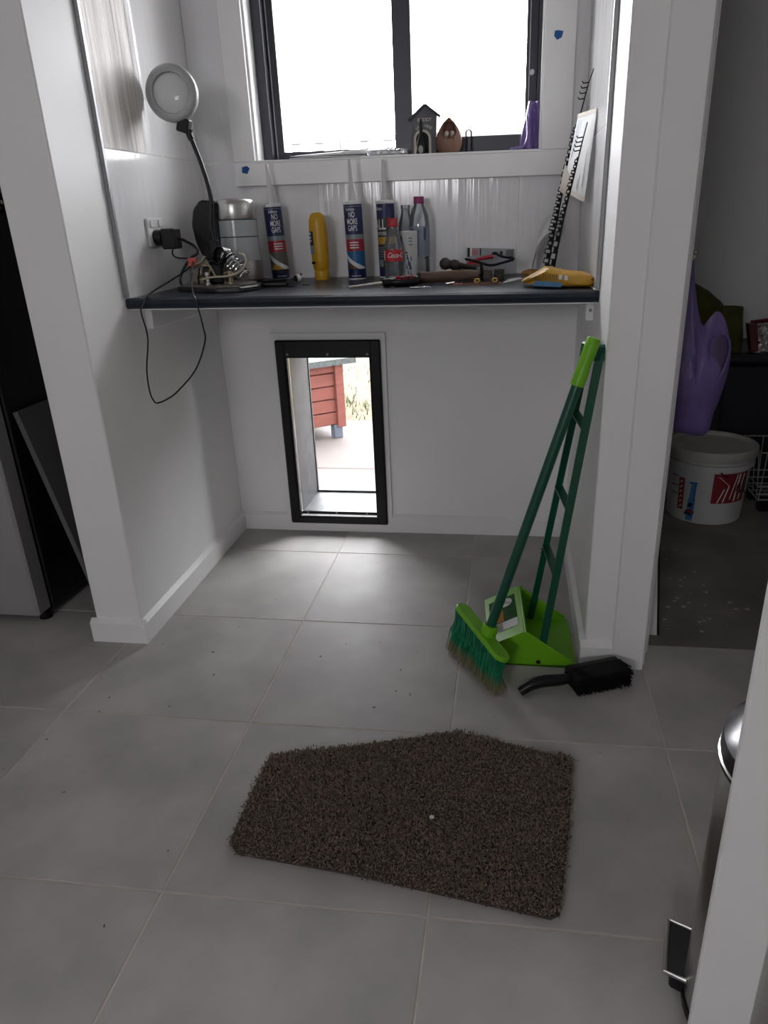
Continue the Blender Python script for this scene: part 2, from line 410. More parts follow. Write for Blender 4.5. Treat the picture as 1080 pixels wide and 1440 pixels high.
# ------------------------------------------------------------------ outdoors
OUTC = mat('outdoor_concrete', (0.088, 0.075, 0.070), 0.85, var=0.08, vscale=3, bump=0.1, bscale=60)
DRY = mat('dry_lawn', (0.062, 0.047, 0.026), 0.95, var=0.35, vscale=14, bump=0.6, bscale=50, bdist=0.02)
GZ = -0.05
pav = struct(MB().box((-6, 0.42, GZ - 0.2), (6, 0.44, GZ - 0.004)).build('ground_paving', OUTC))
for xa, xb, ya, yb in ((-6, -0.9, 0.42, 1.03), (-0.9, 0.9, 0.42, 1.03), (0.9, 6, 0.42, 1.03), (-6, -1.2, 1.036, 1.91), (-1.2, 0.6, 1.036, 1.91), (0.606, 6, 1.036, 1.91)):
    MB().box((xa + 0.003, ya, GZ - 0.1), (xb - 0.003, yb, GZ), bevel=0.004).build('paving_slab', OUTC, pav)
m_ = MB(); nx, ny = 60, 16
vs = [(-8 + 16 * i / nx, 1.9 + 6.6 * j / ny, GZ - 0.01 + 0.012 * math.sin(i * 1.7 + j) * math.cos(j * 1.3)) for j in range(ny + 1) for i in range(nx + 1)]
m_.poly(vs, [(j * (nx + 1) + i, j * (nx + 1) + i + 1, (j + 1) * (nx + 1) + i + 1, (j + 1) * (nx + 1) + i) for j in range(ny) for i in range(nx)])
lawn = struct(m_.build('ground_lawn', DRY, smooth=True))
tuft = MB()
for k in range(900):
    x = random.uniform(-1.6, 0.6); y = random.choice((random.gauss(2.28, 0.09), random.uniform(1.92, 3.6))); a = random.uniform(0, 6.28); h = random.uniform(0.02, 0.06)
    w = 0.004; dx, dy = math.cos(a) * w, math.sin(a) * w; lx, ly = random.uniform(-.03, .03), random.uniform(-.03, .03)
    tuft.poly([(x - dx, y - dy, GZ - 0.01), (x + dx, y + dy, GZ - 0.01), (x + lx, y + ly, GZ + h)], [(0, 1, 2)])
tag(tuft.build('weed_tufts', mat('weed_green', (0.035, 0.05, 0.013), 0.8, island=0.5), recalc=False), 'green weed tufts growing in the dry lawn outside the pet door', 'weeds', kind='stuff')
# fence
FEN = mat('cream_fence_steel', (0.085, 0.085, 0.087), 0.5)
fy = 7.0
fence = thing('boundary_fence', 'pale steel boundary fence with lattice top seen through the window', 'fence', (0, fy, GZ))
FS = 9.178 / 5.778
def fz(z): return 1.03727 + (z - 1.03727) * FS
def fxx(x): return 0.5619 + (x - 0.5619) * FS
pan = MB()
for i in range(-20, 16):
    x = i * 0.36; zt = fz(1.40)
    pan.ring_strip([[(x, fy, z), (x + 0.14, fy, z), (x + 0.18, fy + 0.04, z), (x + 0.32, fy + 0.04, z), (x + 0.36, fy, z)] for z in (GZ, zt)], close=False)
pan.build('corrugated_sheet', FEN, fence, world=True, recalc=False)
for k in range(-2, 2):
    xp = fxx(-0.685) + k * 3.8; zt = fz(1.572)
    MB().box((xp - 0.08, fy - 0.04, GZ), (xp - 0.02, fy + 0.04, zt), bevel=0.006).box((xp + 0.02, fy - 0.04, GZ), (xp + 0.08, fy + 0.04, zt), bevel=0.006).box((xp - 0.02, fy - 0.02, GZ), (xp + 0.02, fy + 0.02, zt - 0.01)).build('fence_post', FEN, fence, world=True)
    for z in (1.40, 1.555):
        MB().box((xp + 0.08, fy - 0.03, fz(z) - 0.028), (xp + 3.72, fy + 0.03, fz(z) + 0.028), bevel=0.004).build('fence_rail', FEN, fence, world=True)
    for q in range(13):
        xs = xp + 0.26 + q * 0.273
        MB().box((xs - 0.048, fy - 0.012, fz(1.41)), (xs + 0.048, fy + 0.012, fz(1.54))).build('lattice_slat', FEN, fence, world=True)
# kennel outside
RED = mat('red_stained_timber', (0.105, 0.025, 0.016), 0.75, var=0.25, vscale=10, vstretch=(1, 1, 6), bump=0.3, bscale=60, bstretch=(0.2, 0.2, 1))
ROOF = mat('grey_green_shingle', (0.04, 0.047, 0.046), 0.95, var=0.45, vscale=90)
ken = thing('dog_kennel', 'red timber dog kennel with grey shingle roof outside the pet door', 'kennel', (-0.333, 1.56, GZ), (0, 0, math.radians(39)))
# local frame: x runs along the boards (far end x=0), +y away from the house
KL, KW = 0.95, 0.55
for k in range(5):
    MB().box((-KL, 0, 0.075 + k * 0.069), (-0.02, 0.018, 0.075 + k * 0.069 + 0.065), bevel=0.004).build('board', RED, ken)
    MB().box((-0.018, 0.018, 0.075 + k * 0.069), (0, KW, 0.075 + k * 0.069 + 0.065), bevel=0.004).build('board', RED, ken)
MB().box((-0.028, -0.016, 0.06), (0.020, 0.006, 0.42), bevel=0.003).build('corner_post', RED, ken)
MB().box((-KL, 0.02, 0.07), (-0.02, KW, 0.41)).build('carcass', MATBLK, ken)
LEGM = mat('dark_foot', (0.05, 0.06, 0.08), 0.6)
for x, y in ((-0.02, 0.015), (-KL + 0.05, 0.03), (-0.03, KW - 0.03), (-KL + 0.05, KW - 0.03)):
    MB().box((x - 0.028, y - 0.022, 0.0), (x + 0.022, y + 0.028, 0.075), bevel=0.004).build('foot', LEGM, ken)
MB().prism([(-KL - 0.06, 0.40), (0.07, 0.40), (0.07, 0.43), (-KL - 0.06, 0.43)], 0.68, facing((0, KW + 0.06, 0), (1, 0, 0), (0, 0, 1))).build('roof', ROOF, ken)

# ------------------------------------------------------------------ pet door (fixed in the wall)
pet = thing('pet_door', 'black framed clear flap pet door in the wall under the counter', 'pet door', (-0.035, YB, 0.03))
bb = MB(); by0 = YB - 0.013
bb.box((-0.227, by0, 0.0), (PX0 - 0.004, YB, 0.697)).box((PX1 + 0.004, by0, 0.0), (0.156, YB, 0.697)).box((PX0 - 0.004, by0, PZ1 + 0.004), (PX1 + 0.004, YB, 0.697)).box((PX0 - 0.004, by0, 0), (PX1 + 0.004, YB, PZ0 - 0.004))
bb.build('backing_board', TRIM, pet, world=True)
fo = MB(); fy0, fy1 = by0 - 0.014, by0
X0, X1, Z0, Z1 = -0.209, 0.141, 0.033, 0.677
fo.box((X0, fy0, Z0), (PX0, fy1, Z1), bevel=0.004).box((PX1, fy0, Z0), (X1, fy1, Z1), bevel=0.004).box((PX0 - 0.005, fy0, PZ1), (PX1 + 0.005, fy1, Z1), bevel=0.004).box((PX0 - 0.005, fy0, Z0), (PX1 + 0.005, fy1, PZ0), bevel=0.004)
# inner lip
fo.box((PX0, fy0 + 0.006, PZ0), (PX0 + 0.004, YB + 0.02, PZ1)).box((PX1 - 0.004, fy0 + 0.006, PZ0), (PX1, YB + 0.02, PZ1))
fo.build('outer_frame', BLACK, pet, world=True, smooth=False)
SCR = mat('grey_screw', (0.25, 0.25, 0.26), 0.4, metal=0.6)
for x, z in ((-0.167, 0.632), (-0.033, 0.632), (0.098, 0.632)):
    MB().lathe([(0.0045, 0), (0.0045, 0.0015), (0.003, 0.0028), (0.0001, 0.003)], 12, (x, fy0, z), (0, -1, 0)).build('screw', SCR, pet, world=True, smooth=True)
flap = MB().box((PX0 + 0.005, YB - 0.004, PZ0 + 0.012), (PX1 - 0.005, YB - 0.001, PZ1 + 0.004)).build('flap', PANE, pet, world=True)
MB().box((PX0 + 0.005, YB - 0.008, PZ0 + 0.002), (PX1 - 0.005, YB + 0.002, PZ0 + 0.013), bevel=0.002).build('flap_strip', BLACK, flap, world=True)
for x in (-0.150, -0.045, 0.065):
    MB().lathe([(0.0035, 0), (0.0035, 0.0012), (0.0001, 0.002)], 10, (x, YB - 0.008, PZ0 + 0.008), (0, -1, 0)).build('screw', SCR, flap, world=True)
GALV = mat('galvanised_lining', (0.055, 0.057, 0.062), 0.5, metal=0.35, var=0.3, vscale=25, detail=6)
tn = MB(); e = 0.003
tn.box((PX0, YB + 0.004, PZ0 - 0.002), (PX0 + e, 0.425, PZ1)).box((PX1 - e, YB + 0.004, PZ0 - 0.002), (PX1, 0.425, PZ1)).box((PX0, YB + 0.004, PZ0 - 0.002), (PX1, 0.425, PZ0 + 0.001)).box((PX0, YB + 0.004, PZ1 - e), (PX1, 0.425, PZ1))
tn.build('tunnel_lining', GALV, pet, world=True)
MB().box((PX0 - 0.01, 0.420, PZ0 - 0.015), (PX1 + 0.01, 0.432, PZ0 + 0.008)).box((PX0 - 0.02, 0.420, PZ0), (PX0 + 0.006, 0.432, PZ1 + 0.02)).build('tunnel_flange', GALV, pet, world=True)

# ------------------------------------------------------------------ counter and cleats
CZ = 0.868
COUNTER = mat('dark_laminate', (0.017, 0.023, 0.034), 0.34, var=0.15, vscale=40, rvar=0.05, spec=0.2)
prof = [(0.187, CZ - 0.026), (-0.378, CZ - 0.026), (-0.386, CZ - 0.022), (-0.3885, CZ - 0.013), (-0.386, CZ - 0.004), (-0.378, CZ), (0.187, CZ)]
ct = thing('countertop', 'dark laminate countertop spanning the alcove under the window', 'countertop', (0.1785, -0.1, CZ - 0.026))
MB().ring_strip([[(x, p[0], p[1]) for p in prof] for x in (XL + 0.0005, XR - 0.0005)]).build('top', COUNTER, ct, world=True)
MB().box((XL + 0.001, -0.380, CZ - 0.0285), (XR - 0.001, -0.30, CZ - 0.026)).build('underside_edge', WHITEPL, ct, world=True)
SEAL = mat('white_sealant', (0.6, 0.6, 0.58), 0.5)
struct(MB().box((XL + 0.008, -0.378, CZ - 0.001), (XL + 0.012, 0.186, CZ + 0.003), bevel=0.001).box((XR - 0.012, -0.378, CZ - 0.001), (XR - 0.008, 0.186, CZ + 0.003), bevel=0.001).box((XL + 0.012, 0.183, CZ - 0.001), (XR - 0.012, 0.187, CZ + 0.003), bevel=0.001).build('trim_7', SEAL))
tag(MB().box((XL + 0.0005, -0.30, 0.782), (XL + 0.020, 0.19, 0.841), bevel=0.002).build('counter_cleat', TRIM), 'white timber cleat under the left end of the counter', 'cleat', 'counter support cleats')
cl = thing('counter_cleat', 'white timber cleat under the right end of the counter', 'cleat', (XR - 0.02, -0.30, 0.79), group='counter support cleats')
MB().box((XR - 0.020, -0.30, 0.790), (XR - 0.0005, 0.19, 0.841), bevel=0.002).build('batten', TRIM, cl, world=True)
MB().lathe([(0.004, 0), (0.004, 0.001), (0.0001, 0.002)], 10, (XR - 0.010, -0.30, 0.815), (0, -1, 0)).build('screw', SCR, cl, world=True)

# ================================================================== THINGS ON THE FLOOR
LIME = mat('lime_green_plastic', (0.16, 0.46, 0.006), 0.42)
GREEN = mat('dark_green_enamel', (0.004, 0.075, 0.042), 0.28)
# ---- doormat
OUT = [(0.081, -1.010), (0.24, -0.965), (0.40, -0.915), (0.47, -0.897), (0.58, -0.925), (0.690, -0.955), (0.704, -0.968), (0.694, -1.08), (0.680, -1.19), (0.660, -1.325), (0.645, -1.334), (0.50, -1.312), (0.30, -1.282), (0.10, -1.262), (0.078, -1.24), (0.078, -1.12)]
def inside(x, y, P):
    c = False
    for i in range(len(P)):
        (x1, y1), (x2, y2) = P[i], P[i - 1]
        if (y1 > y) != (y2 > y) and x < (x2 - x1) * (y - y1) / (y2 - y1) + x1: c = not c
    return c
rugroot = thing('doormat', 'brown shaggy doormat lying askew on the grey floor tiles', 'mat', (0.4, -1.1, 0))
MB().prism(OUT, 0.006, Matrix.Translation((0, 0, 0.0005))).build('backing', mat('mat_backing', (0.06, 0.045, 0.035), 0.9), rugroot, world=True)
V = []; F = []
def hmat(x, y): return 0.006 + 0.004 * math.sin(x * 11 + y * 7) * math.sin(y * 9 - x * 3) + 0.003 * math.sin(x * 23 - y * 17)
n_t = 0
while n_t < 42000:
    x = random.uniform(0.065, 0.72); y = random.uniform(-1.35, -0.88)
    if not inside(x, y, OUT): continue
    x += random.gauss(0, 0.003); y += random.gauss(0, 0.003)
    n_t += 1
    a = random.uniform(0, 6.2832); tilt = random.uniform(0.3, 1.45); ln = random.uniform(0.0055, 0.0095); w = random.uniform(0.0011, 0.0018)
    d = Vector((math.cos(a) * math.sin(tilt), math.sin(a) * math.sin(tilt), math.cos(tilt)))
    u, v, _ = frame(d); p = Vector((x, y, max(0.004, hmat(x, y)))); k = len(V)
    V += [tuple(p), tuple(p + d * ln)]
    for q in range(3):
        t = 2.0944 * q; V.append(tuple(p + d * ln * 0.55 + (u * math.cos(t) + v * math.sin(t)) * w))
    for q in range(3):
        i, j = k + 2 + q, k + 2 + (q + 1) % 3
        F += [(k, j, i), (k + 1, i, j)]
me = bpy.data.meshes.new('pile'); me.from_pydata(V, [], F)
MATP = mat('mat_pile', (0.19, 0.148, 0.112), 0.85, island=0.55)
# warm/dark fibre mix
pile = link('pile', me, MATP, rugroot, world=True); pile['kind'] = 'stuff'
tag(MB().ball((0.437, -1.155, 0.018), 0.0042, 8, (1.2, 1, 0.6)).build('white_pebble', PAPER, smooth=True), 'tiny white crumb lying on the brown doormat', 'crumb')
# crumbs on the tiles
deb = MB()
for k in range(44):
    x = random.uniform(-0.5, 0.9); y = random.uniform(-1.5, -0.3); s_ = random.uniform(0.0007, 0.0019)
    if inside(x, y, OUT) or (0.04 < x < 0.74 and -1.38 < y < -0.86) or x < -0.36 and y > -0.65 or x > 0.44 and y > -0.78: continue
    a = random.uniform(0, 3.14)
    deb.box((-s_ * 1.8, -s_ * 0.5, 0), (s_ * 1.8, s_ * 0.5, s_ * 0.5), mtx=Matrix.Translation((x, y, 0.0003)) @ Matrix.Rotation(a, 4, 'Z'))
tag(deb.build('floor_crumbs', mat('dark_crumb', (0.05, 0.035, 0.025), 0.9)), 'scattered dark crumbs on the grey floor tiles', 'crumbs', kind='stuff')

# ---- lobby dustpan, opening towards the right wall
dp = thing('lobby_dustpan', 'lime green upright dustpan with long dark green ladder handle', 'dustpan', (0.63, -0.50, 0))
N0, N1 = -0.620, -0.388           # near and far side
t_ = 0.004
def quadslab(m, pts, th):
    """thin slab over a 3d quad"""
    p = [Vector(q) for q in pts]; n = (p[1] - p[0]).cross(p[2] - p[0]).normalized() * th
    m.poly([*p, *[q + n for q in p]], [(0, 1, 2, 3), (7, 6, 5, 4), (0, 4, 5, 1), (1, 5, 6, 2), (2, 6, 7, 3), (3, 7, 4, 0)])
    return m
# floor of the pan, back, hood, sides
pan = MB()
quadslab(pan, [(0.528, N0, 0.001), (0.738, N0, 0.001), (0.730, N1, 0.001), (0.515, N1, 0.001)], t_)
quadslab(pan, [(0.528, N0, 0.002), (0.515, N1, 0.002), (0.505, N1, 0.052), (0.524, N0, 0.052)], t_)
pan.build('tray', LIME, dp, world=True)
hood = quadslab(MB(), [(0.524, N0, 0.050), (0.505, N1, 0.050), (0.594, N1, 0.098), (0.610, N0, 0.094)], -t_).build('hood', LIME, dp, world=True)
for y, q in ((N0, 0), (N1, -0.014)):
    sd = MB()
    pts = [(0.528 + q, 0.002), (0.738 + q, 0.002), (0.736 + q, 0.008), (0.612 + q, 0.096), (0.524 + q, 0.053)]
    sd.prism([(p[0], p[1]) for p in pts], t_, facing((0, y + (0 if y == N1 else t_), 0), (1, 0, 0), (0, 0, 1))).build('side_wall', LIME, dp, world=True)

# rim rolled along the hood mouth
MB().tube([(0.738, N0, 0.008), (0.612, N0, 0.096), (0.596, N1, 0.100), (0.722, N1, 0.010)], 0.0035, 8).build('rim', LIME, dp, world=True, smooth=True)
MB().ball((0.645, N0 - 0.001, 0.014), 0.006, 10, (1, 0.4, 1)).build('pivot', MATBLK, dp, world=True)
# hood sticker
hr = Vector((0.594 - 0.505, 0, 0.048)).normalized()        # up the hood
hx = Vector((-0.0165, 0.232, 0.0)).normalized()            # along the hood, away from camera
ho = Vector((0.5165, -0.54, 0.0505)) + hr * 0.0
up_ = -hx                                                   # label top towards far side: reading axis
nrm = hr.cross(hx)
def on_hood(s, t, lift=0.0008):
    """s 0..1 up the slope, t 0..1 from near to far"""
    p = Vector((0.524, N0, 0.050)).lerp(Vector((0.505, N1, 0.050)), t); q = Vector((0.610, N0, 0.094)).lerp(Vector((0.594, N1, 0.098)), t)
    n = Vector((-0.47, 0, 0.88)); return p.lerp(q, s) + n * (lift + 0.0)
def patch(name, m, s0, s1, t0, t1, lift, parent):
    c = [on_hood(s0, t0, lift), on_hood(s1, t0, lift), on_hood(s1, t1, lift), on_hood(s0, t1, lift)]
    return MB().poly(c, [(0, 1, 2, 3)]).build(name, m, parent, world=True, recalc=False)
st = patch('sticker', mat('sticker_green', (0.03, 0.10, 0.03), 0.8, var=0.3, vscale=60, spec=0.15), 0.12, 0.88, 0.18, 0.86, 0.0046, dp)
patch('sticker_orange', mat('sticker_orange', (0.50, 0.20, 0.05), 0.8, spec=0.15), 0.12, 0.50, 0.36, 0.60, 0.0050, st)
patch('sticker_white', PAPER, 0.12, 0.88, 0.18, 0.34, 0.0050, st)
for k in range(7): patch('barcode_bar', MATBLK, 0.16, 0.46, 0.195 + k * 0.02, 0.203 + k * 0.02, 0.0054, st)
cc = on_hood(0.60, 0.73, 0.0051); disc = MB()
dv = [cc + hr * 0.019 * math.cos(a * 0.2618) + hx * 0.021 * math.sin(a * 0.2618) for a in range(24)]
disc.poly(dv, [tuple(range(24))]); disc.build('sticker_badge', PAPER, st, world=True, recalc=False)
text_flat('sticker_text', 'edco', 0.018, world_mtx(dp).inverted() @ facing(cc + Vector((-0.47, 0, 0.88)) * 0.0006, (hr * 0.8 - hx * 0.6), (hx * 0.8 + hr * 0.6)), mat('dark_red_print', (0.08, 0.01, 0.03), 0.5), st)
# ladder handle: two rails that meet at the top
RT = Vector((0.737, -0.548, 0.762))
near0, far0 = Vector((0.652, N0 + 0.012, 0.040)), Vector((0.630, N1 - 0.010, 0.010))
nearT, farT = RT + Vector((0.010, -0.020, -0.004)), RT + Vector((-0.012, 0.018, -0.004))
def bar(p0, p1, w, d, bev=0.001):
    """rectangular bar p0-p1: w across x, d along y"""
    p0, p1 = Vector(p0), Vector(p1); a = (p1 - p0).normalized(); u = Vector((1, 0, 0)); u = (u - a * u.dot(a)).normalized(); v = a.cross(u)
    m = MB(); R = [[p + u * w * sx + v * d * sy for sx, sy in ((-.5, -.5), (.5, -.5), (.5, .5), (-.5, .5))] for p in (p0, p1)]
    return m.ring_strip(R)
bar(near0, nearT, 0.018, 0.010).build('handle_rail', GREEN, dp, world=True)
bar(far0, farT, 0.016, 0.010).build('handle_rail', GREEN, dp, world=True)
MB().box((-0.019, -0.028, -0.020), (0.019, 0.028, 0.014), bevel=0.004, mtx=Matrix.Translation(RT) @ Matrix.Rotation(0.5, 4, 'Z') @ Matrix.Rotation(0.12, 4, 'Y')).build('handle_cap', GREEN, dp, world=True)
for f in (0.30, 0.53, 0.79):
    p, q = near0.lerp(nearT, f - 0.015), far0.lerp(farT, f + 0.02)
    rg = bar(p, q, 0.020, 0.004).build('rung', GREEN, dp, world=True)
    if f != 0.53:
        hk = MB(); h0 = q.lerp(p, 0.15)
        for dz in (0, 0.010): hk.tube([h0 + Vector((0, 0, -dz)), h0 + Vector((-0.014, -0.004, -dz)), h0 + Vector((-0.017, -0.004, 0.004 - dz))], 0.0016, 6)
        hk.build('broom_clip', GREEN, rg, world=True)

# ---- broom
br = thing('broom', 'broom with dark green handle, lime grip and splayed green bristles', 'broom', (0.49, -0.63, 0))
TOP = Vector((0.7285, -0.600, 0.792)); SOC = Vector((0.528, -0.655, 0.132))
ax = (TOP - SOC).normalized()
MB().cyl(SOC - ax * 0.01, TOP - ax * 0.10, 0.0118, seg=20).build('handle', GREEN, br, world=True, smooth=True)
MB().lathe([(0.0125, 0), (0.0150, 0.002), (0.0150, 0.03), (0.0138, 0.045), (0.0138, 0.055), (0.0150, 0.065), (0.0150, 0.100), (0.013, 0.103), (0.001, 0.104)], 20, TOP - ax * 0.10, ax).build('grip', LIME, br, world=True, smooth=True)
# head: plate from left/far to right/near
HA = Vector((0.448, -0.548, 0.133)); HB = Vector((0.567, -0.742, 0.098))
hd = (HB - HA); hl = hd.length; hd.normalize(); hn = (ax - hd * ax.dot(hd)).normalized(); hw = hd.cross(hn)
hm = Matrix.Identity(4)
for i in range(3): hm[i][0] = hd[i]; hm[i][1] = hw[i]; hm[i][2] = hn[i]
hm.translation = HA
pl_ = []
for k in range(9): a = HP + math.pi * k / 8; pl_.append((0.022 + 0.022 * math.cos(a), 0.020 * math.sin(a)))
for k in range(9): a = -HP + math.pi * k / 8; pl_.append((hl - 0.022 + 0.022 * math.cos(a), 0.020 * math.sin(a)))
headp = MB().prism(pl_, 0.014, hm @ Matrix.Translation((0, 0, -0.014)), bevel=0.003).build('head', LIME, br, world=True)
sk = MB().lathe([(0.021, 0), (0.0195, 0.012), (0.0185, 0.036), (0.0165, 0.038), (0.012, 0.038)], 20, SOC - ax * 0.036, ax)
sk.build('socket', LIME, headp, world=True, smooth=True)
rb = MB(); u_, v_, _ = frame(ax)
for k in range(14):
    a = 6.2832 * k / 14; d = u_ * math.cos(a) + v_ * math.sin(a); rb.cyl(SOC - ax * 0.034 + d * 0.0197, SOC - ax * 0.004 + d * 0.0182, 0.0012, seg=5)
rb.build('socket_rib', LIME, headp, world=True)
bri = MB(); FA = Vector((0.436, -0.560, 0.0)); FB = Vector((0.548, -0.745, 0.0))
for k in range(1500):
    s_ = random.random(); w = random.uniform(-1, 1)
    p = HA + hd * (0.008 + (hl - 0.016) * s_) + hw * 0.016 * w - hn * 0.012
    e_ = FA.lerp(FB, min(1, max(0, s_ * 1.06 - 0.03 + random.gauss(0, 0.012)))) + Vector((-0.012 * (0.5 - s_), 0, 0)) + Vector((0.014 * w, 0.010 * w, 0)) + Vector((random.gauss(0, 0.004), random.gauss(0, 0.004), 0.0022 + abs(random.gauss(0, 0.004))))
    bow = Vector((-0.010, -0.004, 0.006)) * random.uniform(0.2, 1.0)
    mid = p.lerp(e_, 0.55) + bow
    r0 = random.uniform(0.0010, 0.0018)
    bri.tube([p, mid, e_], lambda t: r0 * (1 - 0.35 * t), 3)
GB = ramp_mat('green_bristles', [(0.0, '#a89e84'), (0.28, '#8a8a68'), (0.44, '#239068'), (1.0, '#128058')], 2, 0.55, 0.22, 30, island=0.45)
bo = bri.build('bristles', GB, br, world=True); bo['kind'] = 'stuff'

# ---- black hand brush
hb = thing('hand_brush', 'black hand brush lying on the tiles below the right wall', 'brush', (0.75, -0.69, 0))
hdl = [(0.600, -0.742, 0.010), (0.625, -0.735, 0.026), (0.655, -0.727, 0.032), (0.690, -0.716, 0.030), (0.715, -0.706, 0.030)]
MB().tube(hdl, lambda t: 0.0115 + 0.003 * math.sin(t * 3.1), 12, smooth=4).build('handle', BLACK, hb, world=True, smooth=True)
bx = Vector((0.845 - 0.71, -0.647 + 0.706, 0)).normalized(); byv = Vector((-bx.y, bx.x, 0))
bm_ = Matrix.Identity(4)
for i in range(3): bm_[i][0] = bx[i]; bm_[i][1] = byv[i]
bm_.translation = Vector((0.712, -0.706, 0))
# block stands on edge: bristles reach towards the camera, block at the back
MB().box((0, 0.004, 0.012), (0.138, 0.026, 0.050), bevel=0.005, mtx=bm_).build('block', BLACK, hb, world=True)
bb2 = MB()
for k in range(2200):
    x = random.uniform(0.002, 0.137); z = random.uniform(0.010, 0.050)
    p = bm_ @ Vector((x, 0.006, z)); q = bm_ @ Vector((x + random.gauss(0, 0.003) + 0.004, -0.040 + random.gauss(0, 0.003), max(0.002, z * 1.12 - 0.006 + random.gauss(0, 0.002))))
    bb2.tube([p, q], 0.0011, 3)
bb2.build('bristles', MATBLK, hb, world=True)['kind'] = 'stuff'

# ---- pedal bin behind the post
BINC = Vector((0.94, -1.45, 0)); BR_ = 0.115
pb = thing('pedal_bin', 'stainless steel pedal bin tucked behind the white post', 'bin', BINC)
MB().lathe([(BR_ - 0.004, 0.012), (BR_, 0.016), (BR_, 0.420), (BR_ - 0.002, 0.423)], 48).build('body', STEEL, pb, smooth=True)
MB().lathe([(BR_ - 0.006, 0), (BR_ + 0.002, 0), (BR_ + 0.002, 0.014), (BR_ - 0.004, 0.016)], 48).build('base_ring', BLACK, pb, smooth=True)
lid = MB().lathe([(BR_ + 0.003, 0.430), (BR_ + 0.004, 0.435), (BR_ + 0.002, 0.455), (BR_ - 0.02, 0.473), (0.05, 0.482), (0.0001, 0.484)], 48).build('lid', mat('dark_steel_lid', (0.16, 0.16, 0.165), 0.25, metal=0.9), pb, smooth=True)
MB().lathe([(BR_ + 0.002, 0.424), (BR_ + 0.0055, 0.4255), (BR_ + 0.0055, 0.4305), (BR_ + 0.002, 0.432)], 48, caps=False).build('lid_rim', CHROME, lid, smooth=True)
pd = [(-0.121, 0.106), (-0.141, 0.020), (-0.100, 0.003), (-0.078, 0.088)]
ped = MB().prism(pd, 0.006, Matrix.Translation((0, 0, 0.032)), bevel=0.001).build('pedal', mat('pedal_rubber', (0.014, 0.014, 0.016), 0.5), pb)
MB().tube([(p[0], p[1], 0.038) for p in (pd[3], pd[0], pd[1], pd[2])], 0.0038, 10).build('pedal_frame', STEEL, ped, smooth=True)
MB().prism([(-0.120, 0.085), (-0.132, 0.022), (-0.102, 0.008), (-0.090, 0.075)], 0.028, Matrix.Translation((0, 0, 0.003)), bevel=0.003).build('pedal_arm', BLACK, ped)

# ================================================================== LEFT RECESS
SILV = mat('silver_fridge_door', (0.36, 0.355, 0.35), 0.35, metal=0.35, var=0.04, vscale=6)
DKB = mat('dark_fridge_side', (0.006, 0.0065, 0.010), 0.4)
frg = thing('fridge', 'small fridge with silver front and dark sides left of the nib wall', 'fridge', (-1.0, -0.25, 0))
MB().box((-1.32, -0.480, 0.025), (-0.731, 0.12, 1.075), bevel=0.004).build('cabinet', DKB, frg, world=True)
MB().box((-1.32, -0.545, 0.030), (-0.734, -0.484, 1.070), bevel=0.006).build('door', SILV, frg, world=True)
for x in (-1.28, -0.755):
    for y in (-0.49, 0.08):
        MB().cyl((x, y, 0), (x, y, 0.026), 0.018, seg=14).build('foot', BLACK, frg, world=True, smooth=True)
# dotted cloth folded on the fridge
dc = thing('dotted_cloth', 'dark folded cloth with pale dots on top of the fridge', 'cloth', (-0.9, -0.25, 1.075))
CLD = mat('dark_cloth', (0.012, 0.012, 0.014), 0.9)
clo = MB().box((-1.12, -0.44, 1.0755), (-0.738, 0.05, 1.140), bevel=0.010, seg=2).build('fold', CLD, dc, world=True)
dots = MB()
for i in range(14):
    for j in range(4):
        y = -0.40 + i * 0.030 + (0.015 if j % 2 else 0); z = 1.088 + j * 0.0125
        dots.ball((-0.7378, y, z), 0.0048, 6, (0.3, 1, 1))
dots.build('dots', mat('cream_dot', (0.75, 0.72, 0.66), 0.8), clo, world=True)['kind'] = 'stuff'
cb = thing('wall_cupboard', 'dark cupboard hung above the fridge in the left recess', 'cupboard', (-1.0, 0.19, 1.2))
MB().box((-1.35, -0.40, 1.20), (-0.56, 0.198, 2.2), bevel=0.003).build('carcass', DKB, cb, world=True)
MB().box((-1.345, -0.42, 1.205), (-0.96, -0.401, 2.195), bevel=0.002).build('door', DKB, cb, world=True)
MB().box((-0.955, -0.42, 1.205), (-0.565, -0.401, 2.195), bevel=0.002).build('door', DKB, cb, world=True)
# leaning dark panel with a hinge
lp = thing('leaning_panel', 'charcoal cabinet door panel leaning between fridge and nib wall', 'panel', (-0.60, -0.25, 0))
pm = facing((-0.600, -0.46, 0.002), (0, 1, 0), (-0.130, 0, 0.600))
PANELM = mat('charcoal_panel', (0.13, 0.13, 0.138), 0.32)
MB().prism([(0, 0), (0.44, 0), (0.44, 0.606), (0, 0.606)], 0.014, pm, bevel=0.001).build('board', PANELM, lp, world=True)
MB().prism([(0, 0), (0.44, 0), (0.44, 0.606), (0, 0.606)], 0.0015, pm @ Matrix.Translation((0, 0, 0.0142))).build('edge_skin', PANELM, lp, world=True)
MB().lathe([(0.0001, 0), (0.017, 0), (0.017, 0.004), (0.0001, 0.004)], 16, pm @ Vector((0.145, 0.560, 0.0158)), (pm.to_3x3() @ Vector((0, 0, 1)))).box((0.135, 0.548, 0.0158), (0.19, 0.574, 0.030), bevel=0.003, mtx=pm).build('hinge', mat('hinge_metal', (0.10, 0.10, 0.11), 0.35, metal=0.8), lp, world=True)
